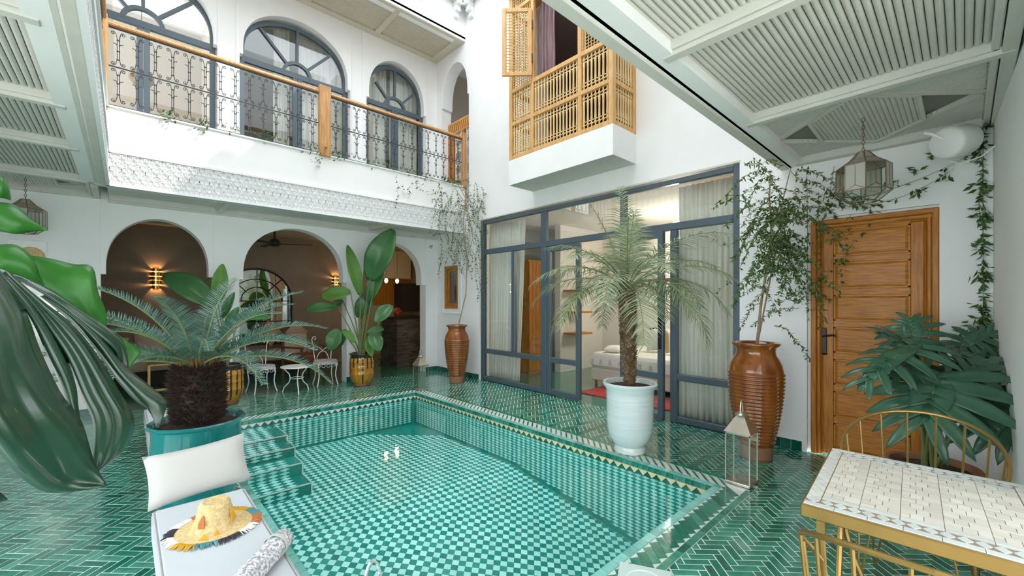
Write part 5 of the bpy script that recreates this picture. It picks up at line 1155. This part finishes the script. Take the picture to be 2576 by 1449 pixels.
def frond(par, org, az, el0, L, droop, nl, ll, lw, mt, vee=.35, fwd=.9, start=.12, sag=.25, jit=.1, rach=.006, nm='frond', stemmat=None):
    org = Vector(org); h = Vector((cos(az), sin(az), 0)); side = Vector((-sin(az), cos(az), 0)); n = 16; P = [org]; T = []
    for i in range(n+1):
        t = i/n; e = el0-droop*t**1.35; d = h*cos(e)+UP*sin(e); T.append(d)
        if i < n: P.append(P[-1]+d*(L/n))
    m = MB(); m.mi = 1; m.tube(P, [rach*(1-.8*i/n)+.0008 for i in range(n+1)], 5); m.mi = 0
    for k in range(nl):
        t = start+(1-start)*k/(nl-1); f = t*n; i = min(n-1, int(f)); p = P[i].lerp(P[i+1], f-i); d = T[i]; nrm = side.cross(d)*-1
        if nrm.z < 0: nrm = -nrm
        l = ll*(.45+.55*sin(pi*min(1, .18+.9*t)))*(1-.35*max(0, t-.75)/.25)
        for s in (-1, 1):
            q = (side*s+d*fwd*(.6+.5*t)+nrm*vee).normalized(); q = (q+Vector((random.uniform(-jit, jit), random.uniform(-jit, jit), random.uniform(-jit, jit)))).normalized()
            w = (d-q*d.dot(q)).normalized()*lw; mid = p+q*l*.5+UP*(-sag*l*.12); tip = p+q*l+UP*(-sag*l*.5)
            m.add([p-w*.35, p+w*.35, mid+w*.5, tip, mid-w*.5], [(0, 1, 2, 4), (4, 2, 3)])
    return m.build(nm, [mt, stemmat or STEM], par)
# palm
lean = Vector((-.03, .015, 0)); tz0, tz1 = .64, 1.62
m = MB(); m.tube([Vector((0, 0, tz0))+lean*(i/10)+UP*(tz1-tz0)*i/10 for i in range(11)], [.05+.028*sin(pi*.6*i/10) for i in range(11)], 12); m.build('trunk', PTR, palm, smooth=True)
m = MB()
for i in range(520):
    t = i/520; a = i*2.39996; z = tz0+.03+(tz1-tz0)*t; r = .05+.028*sin(pi*.6*t); c = lean*t+Vector((0, 0, z)); e = Vector((cos(a), sin(a), 0)); s = Vector((-sin(a), cos(a), 0)); w = random.uniform(.010, .018); o = random.uniform(.01, .028)
    m.add([c+e*r*.9-s*w, c+e*r*.9+s*w, c+e*(r+o)+UP*.028+s*w*.4, c+e*(r+o)+UP*.028-s*w*.4, c+e*(r+o*.3)+UP*.03], [(0, 1, 2, 3), (3, 2, 4), (1, 4, 2), (0, 3, 4)])
o = m.build('leaf_bases', PTR, palm); o['kind'] = 'stuff'
LPD = mat('palm_leaf_dry', (.30, .25, .10), .6, c2=(.22, .22, .09), scale=3, trans=.2, isl=.3)
crown = lean+Vector((0, 0, tz1+.02)); random.seed(11)
for k in range(30):
    az = k*2.39996+.4; ring = k/30
    el = R(74)-R(72)*ring**.7+random.uniform(-.1, .1); L = random.uniform(.92, 1.18); dr = 1.25+.35*ring+random.uniform(-.15, .15)
    if k < 4: az = (.75, 2.2, .4, 3.9)[k]; el = R((83, 76, 70, 74)[k]); L = (1.12, .9, .8, .75)[k]; dr = .35
    frond(palm, crown+Vector((.02*cos(az), .02*sin(az), 0)), az, el, L, dr, 38, .30, .010, LPD if ring > .55 and k % 3 == 0 else LPALM, vee=.12, fwd=.75, start=.2, sag=.7, jit=.16, rach=.007)
# cycad
cyc.location = (.40, 3.88, .003)
m = MB(); m.lathe([(.10, .56), (.13, .62), (.145, .75), (.14, .9), (.12, 1.0), (.05, 1.05), (.0, 1.06)], 20); m.build('trunk', SHAG, cyc, smooth=True)
m = MB()
for i in range(2600):
    t = random.random(); a = random.random()*2*pi; z = .60+.42*t; r = .135+.01*sin(pi*t)-.03*max(0, t-.8)*5*.4; e = Vector((cos(a), sin(a), 0)); s = Vector((-sin(a), cos(a), 0)); c = e*r+UP*z; l = random.uniform(.035, .075)
    d = (e*.8+UP*random.uniform(.2, .9)).normalized(); w = .003; m.add([c-s*w, c+s*w, c+UP*.012, c+d*l], [(0, 1, 3), (1, 2, 3), (2, 0, 3)])
o = m.build('fibres', SHAG, cyc); o['kind'] = 'stuff'
PET = mat('cycad_petiole', (.20, .09, .03), .7)
m = MB()
for i in range(90):
    a = random.random()*2*pi; e = Vector((cos(a), sin(a), 0)); r = random.uniform(.05, .11); m.tube([e*r+UP*.98, e*(r+.03)+UP*1.06, e*(r+.06)+UP*random.uniform(1.09, 1.14)], [.007, .005, .001], 4)
m.build('petiole_bases', PET, cyc); random.seed(21)
for k in range(24):
    az = k*2.39996+1.0; ring = k/24; el = R(74)-R(62)*ring**.75+random.uniform(-.06, .06)
    frond(cyc, (.06*cos(az), .06*sin(az), 1.03), az, el, random.uniform(.78, .95), .95+.25*ring, 54, .135, .0085, LCYC, vee=.55, fwd=.65, start=.08, sag=.12, jit=.07, rach=.008)
# broad leaves
def blade(m, p0, p1, wid, nrm, arch_=.12, fold=.25, n=12, k=4, shape=lambda t: sin(pi*min(1, (t*.93+.05)))**.7, ripple=.0, twist=0):
    p0, p1, nrm = Vector(p0), Vector(p1), Vector(nrm); d = p1-p0; L = d.length; d.normalize(); nrm = (nrm-d*nrm.dot(d)).normalized(); side = d.cross(nrm)
    def fn(i, j):
        u = 2*j-1; w = wid/2*shape(i); c = p0+d*L*i+nrm*arch_*L*sin(pi*i); a = twist*i; sd = side*cos(a)+nrm*sin(a); nn = nrm*cos(a)-side*sin(a)
        return c+sd*u*w+nn*(fold*abs(u)*w+ripple*wid*sin(i*26+u*2)*abs(u))
    m.grid(fn, n, 2*k)
def paddle(par, org, b, t, wid, mt, nrm=None, stalk_r=.011, arch_=.1, fold=.3, bend=.0, ripple=.012, splits=False):
    m = MB(); b, t = Vector(b), Vector(t); view = (CAM-b).normalized(); nrm = Vector(nrm) if nrm else (view+UP*.5)
    blade(m, b, t, wid, nrm, arch_, fold, 16, 4, ripple=ripple)
    o = m.build('leaf', mt, par, smooth='all', mod=.003)
    w = par.matrix_world if False else None
    m = MB(); org = Vector(org); d = (t-b).normalized(); mid = org.lerp(b, .55)+UP*.06; m.tube([org, org.lerp(mid, .5)+UP*.03, mid, b, b.lerp(t, .3)+nrm.normalized()*arch_*(t-b).length*.8, b.lerp(t, .6)+nrm.normalized()*arch_*(t-b).length*.95], [stalk_r*1.3, stalk_r*1.1, stalk_r, stalk_r*.8, stalk_r*.5, stalk_r*.3], 6); s = m.build('stalk', STEM, par, smooth=True)
    for q in (o, s): q.location = -par.location
LA = sA.location.copy(); O = LA+Vector((0, 0, .5)); D0 = 7.46
for b, t, w, mt, db, dt in (((930, 705), (988, 577), .46, LSTR, 0, 0), ((945, 700), (992, 580), .30, LSTRL, .03, .05), ((906, 742), (874, 617), .21, LSTRL, -.05, -.1), ((925, 760), (962, 668), .26, LSTR, .1, .15), ((902, 800), (935, 735), .3, LSTR, .15, .2), ((882, 735), (808, 748), .26, LSTRL, -.1, -.2), ((850, 772), (768, 780), .2, LSTR, -.1, -.25), ((862, 755), (832, 780), .14, LSTR, 0, -.1), ((985, 768), (944, 812), .24, LSTR, -.15, -.35), ((965, 828), (922, 838), .15, LSTR, -.1, -.2), ((935, 838), (955, 884), .25, LSTR, -.2, -.35), ((925, 850), (935, 898), .16, LSTRL, -.15, -.3), ((850, 828), (830, 882), .26, LSTR, -.2, -.3), ((862, 830), (893, 862), .14, LSTRL, -.15, -.2), ((870, 838), (850, 872), .16, LSTR, 0, .1)):
    paddle(sA, O+Vector((random.uniform(-.06, .06), random.uniform(-.06, .06), 0)), at_d(*b, D0+db), at_d(*t, D0+dt), w, mt)
LB = sB.location.copy(); O = LB+Vector((0, 0, .5)); D1 = LB.x*sy+LB.y*cy
for b, t, w, mt, db, dt in (((540, 770), (412, 690), .36, LSTR, 0, -.1), ((548, 760), (560, 664), .20, LSTRL, -.05, -.1), ((570, 830), (600, 772), .14, LSTR, 0, 0), ((600, 800), (680, 800), .18, LSTR, 0, -.1), ((560, 800), (590, 735), .12, LSTR, .1, .1)):
    paddle(sB, O, at_d(*b, D1+db), at_d(*t, D1+dt), w, mt)
# philodendron with deeply cut leaves
ph = thing('potted_philodendron', 'philodendron with deeply lobed leaves in terracotta bowl behind the wire chair', 'plant', (4.34, .16, .001))
lathe_obj('bowl', [(.0, 0), (.17, 0), (.19, .03), (.235, .18), (.258, .27), (.265, .295), (.258, .31), (.235, .305), (.22, .26), (.0, .25)], TERRA, ph, 36); lathe_obj('soil', [(.0, .272), (.22, .268)], SOIL, ph, 24)
def lobed(par, b, t, wid, nrm, org, n=6, mt=LPHI, nm='leaf'):
    b, t, nrm = Vector(b), Vector(t), Vector(nrm); d = t-b; L = d.length; d.normalize(); nrm = (nrm-d*nrm.dot(d)).normalized(); s = d.cross(nrm); m = MB()
    blade(m, b-d*L*.02, t, wid*.26, nrm, .10, .15, 10, 2)
    for k in range(n):
        f = .02+.78*(k/(n-1)); ang = R(118)-R(88)*(k/(n-1)); ln = wid*.5*(1.05-.38*abs(k/(n-1)-.3)*1.4)
        for sg in (-1, 1):
            q = d*cos(ang)+s*sg*sin(ang); p = b+d*L*f+nrm*.10*L*sin(pi*f); tip = p+q*ln*random.uniform(.9, 1.1)-nrm*ln*.22+Vector((0, 0, -.1*ln))
            blade(m, p-q*.01, tip, ln*.25, nrm, .10, .22, 7, 2, shape=lambda x: (.75+.25*sin(pi*x))*(1-x**5)**.8+.03, ripple=.02)
    o = m.build(nm, mt, par, smooth='all', mod=.0025)
    mm = MB(); org = Vector(org); mid = org.lerp(b, .6)+UP*.1; mm.tube([org, org.lerp(mid, .6)+UP*.02, mid.lerp(b, .4), b, b+d*L*.4+nrm*.098*L, b+d*L*.8+nrm*.06*L], [.012, .011, .009, .008, .005, .002], 6); q = mm.build('stalk', STEM, par, smooth=True)
    o.location = -par.location; q.location = -par.location
O = ph.location+Vector((0, 0, .27)); V = lambda px, py: (CAM-at_d(px, py, 2.9)).normalized()
for b, t, w, db, dt, nv in (((2362, 950), (2322, 1075), .78, 2.72, 2.60, .7), ((2312, 870), (2158, 985), .50, 2.85, 2.75, .9), ((2300, 868), (2290, 800), .42, 3.05, 3.15, .3), ((2375, 940), (2560, 925), .55, 2.85, 2.75, .8), ((2420, 870), (2500, 830), .34, 3.1, 3.05, .4), ((2335, 880), (2460, 905), .46, 2.95, 2.9, .9), ((2480, 1020), (2575, 1110), .60, 2.7, 2.5, .5), ((2290, 880), (2200, 838), .34, 3.0, 2.95, .6), ((2440, 920), (2500, 1000), .40, 3.0, 2.95, .4), ((2450, 890), (2530, 880), .34, 3.05, 3.0, .3), ((2345, 930), (2230, 960), .42, 2.9, 2.8, .9)):
    P0, P1 = at_d(*b, db), at_d(*t, dt); lobed(ph, P0, P1, w, V(*b)*(1-.5*nv)+UP*nv, O+Vector((random.uniform(-.05, .05), random.uniform(-.05, .05), 0)))
# monstera close to the lens
mo = thing('monstera', 'large glossy monstera leaves hanging in from the left edge', 'plant', (-.75, .95, 0))
lathe_obj('pot', [(.0, 0), (.17, 0), (.2, .1), (.22, .36), (.23, .38), (.2, .38), (.19, .34), (.0, .33)], TERRA, mo, 32); lathe_obj('soil', [(.0, .345), (.19, .343)], SOIL, mo, 24)
def interp(pts, t):
    k = t*(len(pts)-1); i = min(len(pts)-2, int(k)); f = k-i; p0, p1, p2, p3 = pts[max(0, i-1)], pts[i], pts[i+1], pts[min(len(pts)-1, i+2)]
    return [(2*p1[c]+(p2[c]-p0[c])*f+(2*p0[c]-5*p1[c]+4*p2[c]-p3[c])*f*f+(3*p1[c]-p0[c]-3*p2[c]+p3[c])*f**3)/2 for c in range(3)]
def patch(name, A, B, mt, bulge=.02, nu=22, nv=8, rip=0, ph_=0):
    m = MB()
    def fn(i, j):
        a, b = interp(A, i), interp(B, i); px, py, d = [a[c]+(b[c]-a[c])*j for c in range(3)]
        return at_d(px, py, d-bulge*sin(pi*j)*sin(pi*min(1, i*1.1))-rip*sin(j*pi*3+ph_)*sin(pi*i))
    m.grid(fn, nu, nv); o = m.build(name, mt, mo, smooth='all', mod=.0022); o.location = -mo.location; return o
lf = 'leaf_lobe'
patch(lf, [(-90, 690, .86), (-90, 880, .82), (-70, 1040, .82), (-5, 1135, .86), (60, 1205, .92), (130, 1238, .97), (262, 1226, 1.02)], [(-10, 676, .95), (60, 775, .96), (100, 880, .97), (150, 985, .98), (203, 1058, 1.0), (236, 1160, 1.02), (268, 1218, 1.03)], LMON, .05, 26, 12, .012)
patch(lf, [(-8, 676, .955), (45, 750, .96), (88, 820, .965), (122, 900, .975), (150, 962, .99), (180, 1030, 1.0), (200, 1062, 1.01)], [(10, 690, .97), (80, 765, .985), (130, 835, 1.0), (168, 905, 1.01), (190, 970, 1.015), (196, 1020, 1.015), (202, 1064, 1.015)], LMON, .012, 22, 6)
patch(lf, [(5, 688, .972), (78, 765, .99), (128, 838, 1.005), (170, 905, 1.02), (200, 985, 1.03), (234, 1060, 1.04), (233, 1150, 1.05), (243, 1184, 1.06)], [(15, 682, .98), (110, 760, 1.02), (180, 815, 1.05), (238, 885, 1.08), (300, 985, 1.10), (337, 1060, 1.11), (310, 1135, 1.09), (246, 1186, 1.065)], LMON, .03, 26, 10, .01, 1)
patch(lf, [(100, 745, 1.03), (170, 800, 1.06), (235, 870, 1.09), (290, 950, 1.12), (335, 1002, 1.13), (372, 1030, 1.135), (395, 1076, 1.14)], [(130, 740, 1.05), (200, 790, 1.09), (262, 850, 1.12), (320, 925, 1.15), (382, 975, 1.17), (418, 1015, 1.17), (399, 1076, 1.145)], LMON, .03, 24, 8)
patch(lf, [(20, 690, .99), (110, 740, 1.03), (180, 795, 1.07), (250, 850, 1.10), (292, 890, 1.13), (298, 925, 1.14)], [(40, 690, 1.0), (125, 728, 1.05), (190, 770, 1.08), (262, 820, 1.12), (310, 860, 1.15), (325, 932, 1.16)], LMON, .015, 20, 6, .004)
patch(lf, [(-40, 620, 1.02), (0, 616, 1.03), (44, 618, 1.05), (82, 650, 1.06), (98, 690, 1.07), (111, 717, 1.08)], [(-40, 690, 1.0), (0, 676, 1.01), (30, 690, 1.03), (60, 703, 1.05), (85, 708, 1.06), (111, 719, 1.08)], LMONG, .015, 18, 6)
patch(lf, [(70, 642, 1.10), (132, 652, 1.12), (185, 665, 1.14), (232, 672, 1.15), (246, 735, 1.16), (266, 785, 1.18), (266, 842, 1.19)], [(78, 700, 1.09), (110, 735, 1.10), (150, 765, 1.11), (185, 790, 1.13), (215, 812, 1.15), (240, 830, 1.17), (265, 845, 1.19)], LMONG, .02, 22, 8, .004)
patch(lf, [(250, 820, 1.17), (285, 835, 1.19), (322, 860, 1.21), (357, 884, 1.23)], [(265, 850, 1.16), (285, 880, 1.17), (305, 910, 1.19), (322, 932, 1.20)], LMONG, .01, 14, 6)
patch(lf, [(-40, 440, 1.0), (0, 444, 1.0), (18, 462, 1.02), (27, 500, 1.03)], [(-40, 495, 1.0), (0, 497, 1.0), (14, 500, 1.02), (26, 504, 1.03)], LMONG, .01, 14, 5)
patch(lf, [(-40, 512, .98), (0, 509, 1.0), (44, 520, 1.02), (84, 556, 1.03), (121, 578, 1.05)], [(-40, 582, .98), (0, 582, .99), (40, 588, 1.0), (80, 582, 1.03), (121, 580, 1.05)], LMONG, .015, 18, 6)
patch(lf, [(-30, 1225, .9), (-10, 1232, .9), (18, 1255, .92)], [(-30, 1290, .9), (-10, 1275, .9), (18, 1257, .92)], LMON, .005, 10, 4)
for a, b in ((at_d(-10, 680, .96), 0), (at_d(-20, 650, 1.02), 0), (at_d(-30, 470, 1.0), 0), (at_d(-35, 545, .98), 0), (at_d(75, 690, 1.09), 1)):
    base = Vector((-.75, .95, .34)); mid = base.lerp(a, .5)+UP*.25; m = MB(); m.tube([base+(a-base)*0, base.lerp(mid, .5)+UP*.08, mid, mid.lerp(a, .55)+UP*.03, a], [.014, .013, .011, .009, .007], 8); o = m.build('petiole', STEM, mo, smooth=True); o.location = -mo.location
# climbing jasmine
def leafy(mb, p, d, l, w):
    d = Vector(d).normalized(); s = d.cross(UP+Vector((random.uniform(-.9, .9), random.uniform(-.9, .9), random.uniform(-.3, .3)))); s = s.normalized() if s.length > .01 else Vector((1, 0, 0)); nn = d.cross(s)
    mid = p+d*l*.45+nn*l*.07; mb.add([p, mid+s*w/2, p+d*l, mid-s*w/2], [(0, 1, 2), (0, 2, 3)])
def sprig(mb, st, path, every, ll, lw, r=.0018, dens=2):
    st.tube(path, [r*(1.3-.8*i/(len(path)-1)) for i in range(len(path))], 4)
    for i in range(len(path)-1):
        a, b = path[i], path[i+1]; L = (b-a).length; k = max(1, int(L/every))
        for q in range(k):
            p = a.lerp(b, (q+random.random())/k); t = (b-a).normalized()
            for _ in range(dens):
                e = Vector((random.uniform(-1, 1), random.uniform(-1, 1), random.uniform(-1.0, .5))); leafy(mb, p, e+t*.4, ll*random.uniform(.6, 1.2), lw*random.uniform(.7, 1.2))
def arcp(a, d, L, sag, n=6, wig=.03):
    d = Vector(d).normalized(); return [Vector(a)+d*L*i/n-UP*sag*L*(i/n)**2+Vector((random.uniform(-wig, wig), random.uniform(-wig, wig), random.uniform(-wig, wig)))*(i/n) for i in range(n+1)]
random.seed(5)
# jar by the pine door: dense
lv, st = MB(), MB(); J = jarB.location; base = J+Vector((.0, .0, .95)); top = at_d(1938, 440, 3.95)
stem = [base, at_d(1915, 760, 3.98), at_d(1935, 640, 4.0), at_d(1942, 560, 4.0), at_d(1935, 500, 3.98), top]
st.tube(stem, [.014, .012, .011, .010, .008, .006], 7); st.tube([base+Vector((.03, .02, 0)), at_d(1950, 640, 4.05), at_d(1970, 500, 4.1), at_d(1990, 420, 4.1)], [.008, .007, .005, .003], 6)
for k in range(120):
    c = Vector((random.gauss(1958, 50), random.gauss(585, 78))); 
    if c.y < 405: c.y = 430
    dd = 4.0+random.uniform(-.28, .22); p = at_d(c.x*.55+1945*.45, c.y, dd); dx = random.uniform(-1, 1); e = Vector((cy*dx+random.uniform(-.4, .1), -sy*dx+random.uniform(-.4, .3), random.uniform(-.2, .7)))
    path = arcp(p, e, random.uniform(.16, .46), random.uniform(.5, 1.3), 6, .02)
    for q in path: q.x = min(q.x, WX-.03)
    sprig(lv, st, path, .016, .048, .017, dens=2)
for a, b, s in (((1990, 430), (2090, 500), .1), ((2000, 470), (2160, 520), .15), ((2060, 480), (2060, 830), 0), ((2100, 420), (2050, 640), .1), ((2030, 430), (2035, 800), 0), ((1900, 600), (1800, 740), .2), ((1900, 560), (1790, 600), .3), ((2140, 540), (2110, 760), -.05), ((2190, 560), (2040, 720), .12)):
    A, B = at_x(*a, WX-.06), at_x(*b, WX-.06); path = [A.lerp(B, i/8)-UP*s*sin(pi*i/8)*.5+Vector((random.uniform(-.03, 0), 0, random.uniform(-.02, .02))) for i in range(9)]; sprig(lv, st, path, .045, .048, .018, dens=3)
for tgt, o_, nm in ((lv, LJAS, 'foliage'), (st, BARK, 'stems')):
    o = tgt.build(nm, o_, jarB); o.location = -J
    if nm == 'foliage': o['kind'] = 'stuff'
# wires and sprays over the door
def spray(name, label, pts_list, every, ll, dens=3, clusters=None):
    lv, st = MB(), MB()
    for pts in pts_list: sprig(lv, st, pts, every, ll, ll*.42, .002, dens)
    for c, n, r in clusters or ():
        for _ in range(n): p = Vector(c)+Vector((random.gauss(0, r), random.gauss(0, r), random.gauss(0, r))); p.x = min(p.x, WX-.015); p.y = max(p.y, -.12); leafy(lv, p, (random.uniform(-1, .3), random.uniform(-1, 1), random.uniform(-1, .2)), ll*1.3, ll*.55)
    t = thing(name, label, 'vine', (0, 0, 0)); o = lv.build('leaves', LJAS, t); o['kind'] = 'stuff'; st.build('stems', STEM, t); return t
wall = lambda px, py, off=.03: at_x(px, py, WX-off)
L1 = [wall(2160+310*i/8, 500-125*i/8+12*sin(pi*i/8)) for i in range(9)]; L2 = [wall(2140+260*i/8, 520-95*i/8+22*sin(pi*i/8)) for i in range(9)]; L3 = [wall(2060+140*i/6, 470+50*sin(pi*i/6*.6)) for i in range(7)]
spray('jasmine_spray', 'jasmine runners strung across the wall above the pine door', [L1, L2, L3], .6, .05, 2, [(wall(2240, 455), 9, .02), (wall(2300, 425), 8, .02), (wall(2355, 385), 8, .02), (wall(2310, 480), 8, .02), (wall(2375, 440), 7, .02), (wall(2160, 505), 16, .03), (wall(2200, 520), 14, .03), (wall(2120, 480), 16, .03), (wall(2080, 520), 16, .035), (wall(2105, 590, .06), 14, .03), (wall(2120, 650, .06), 10, .025)])
cor = lambda px, py: at_d(px, py, 3.42)
W1 = [cor(2486+10*sin(i*1.7)+(i*3 if i > 7 else 0), 335+i*36) for i in range(17)]; W2 = [cor(2462+14*sin(i*1.3)+i*3, 390+i*38) for i in range(12)]
for q in W1+W2: q.x = min(q.x, WX-.04); q.y = max(q.y, -.10)
spray('jasmine_spray', 'jasmine vine climbing the right hand corner up to the speaker', [W1, W2], .03, .055, 2, [(W1[k], 16, .035) for k in (0, 1, 4, 6, 8, 10, 12, 13, 14)]+[(W1[k], 45, .06) for k in (14, 15, 16)])
# jar by the small window and the balcony
random.seed(9); lv, st = MB(), MB(); J = jarA.location; base = J+Vector((0, 0, .93))
st.tube([base, at_d(1172, 740, 7.7), at_d(1175, 650, 7.75), at_d(1165, 560, 7.75), at_d(1172, 500, 7.75), at_y(1150, 460, 6.66)], [.012, .010, .009, .008, .007, .005], 6); st.tube([at_d(1175, 650, 7.75), at_d(1190, 600, 7.7), at_d(1175, 520, 7.7), at_y(1130, 450, 6.66)], .006, 5)
for k in range(95):
    px = random.choice((random.uniform(1085, 1215), random.gauss(1165, 22))); py = random.uniform(455, 640); y = random.uniform(6.35, 6.68); p = at_y(px, py, y) if px < 1180 else at_x(px, py, WX-.06)
    path = arcp(p, (random.uniform(-.5, .3), random.uniform(-.5, .2), random.uniform(-.7, .3)), random.uniform(.15, .5), random.uniform(.5, 1.1), 6, .02)
    for q in path: q.x = min(q.x, WX-.03); q.y = min(q.y, FY-.05) if q.z > ZC-.05 else q.y
    sprig(lv, st, path, .032, .042, .015, dens=2)
for x0, y0, y1 in ((1108, 470, 690), (1125, 480, 720), (1140, 560, 700), (1215, 470, 540), (1200, 560, 760), (1215, 620, 830), (1222, 640, 760), (1185, 640, 700), (1000, 440, 520)):
    A = at_y(x0, y0, 6.62) if x0 < 1180 else at_x(x0, y0, WX-.05); n = 8; path = [at_y(x0+random.uniform(-5, 5), y0+(y1-y0)*i/n, 6.62) if x0 < 1180 else at_x(x0+random.uniform(-6, 6), y0+(y1-y0)*i/n, WX-.05) for i in range(n+1)]; sprig(lv, st, path, .04, .045, .017, dens=3)
for tgt, o_, nm in ((lv, LJAS, 'foliage'), (st, BARK, 'stems')):
    o = tgt.build(nm, o_, jarA); o.location = -J
    if nm == 'foliage': o['kind'] = 'stuff'
run = [Vector((x, FY-.02+.03*sin(x*9), ZB+.05+.05*sin(x*5.3))) for x in [.3+.18*i for i in range(26)]]
spray('jasmine_spray', 'thin jasmine runner creeping along the foot of the balcony railing', [run], .22, .045, 2, [(Vector((x, FY-.03, ZB+.05+random.uniform(-.05, .1))), n, .05) for x, n in ((.42, 40), (.75, 26), (1.05, 10), (1.5, 12), (2.05, 18), (2.28, 30), (2.5, 20), (3.0, 12), (3.4, 18), (3.75, 22), (4.1, 26), (4.5, 34), (4.75, 34))]+[(Vector((x, FY-.05, ZB-dz)), 14, .05) for x, dz in ((3.9, .15), (4.15, .25), (4.4, .2), (4.6, .3), (3.7, .3), (2.15, .12))])
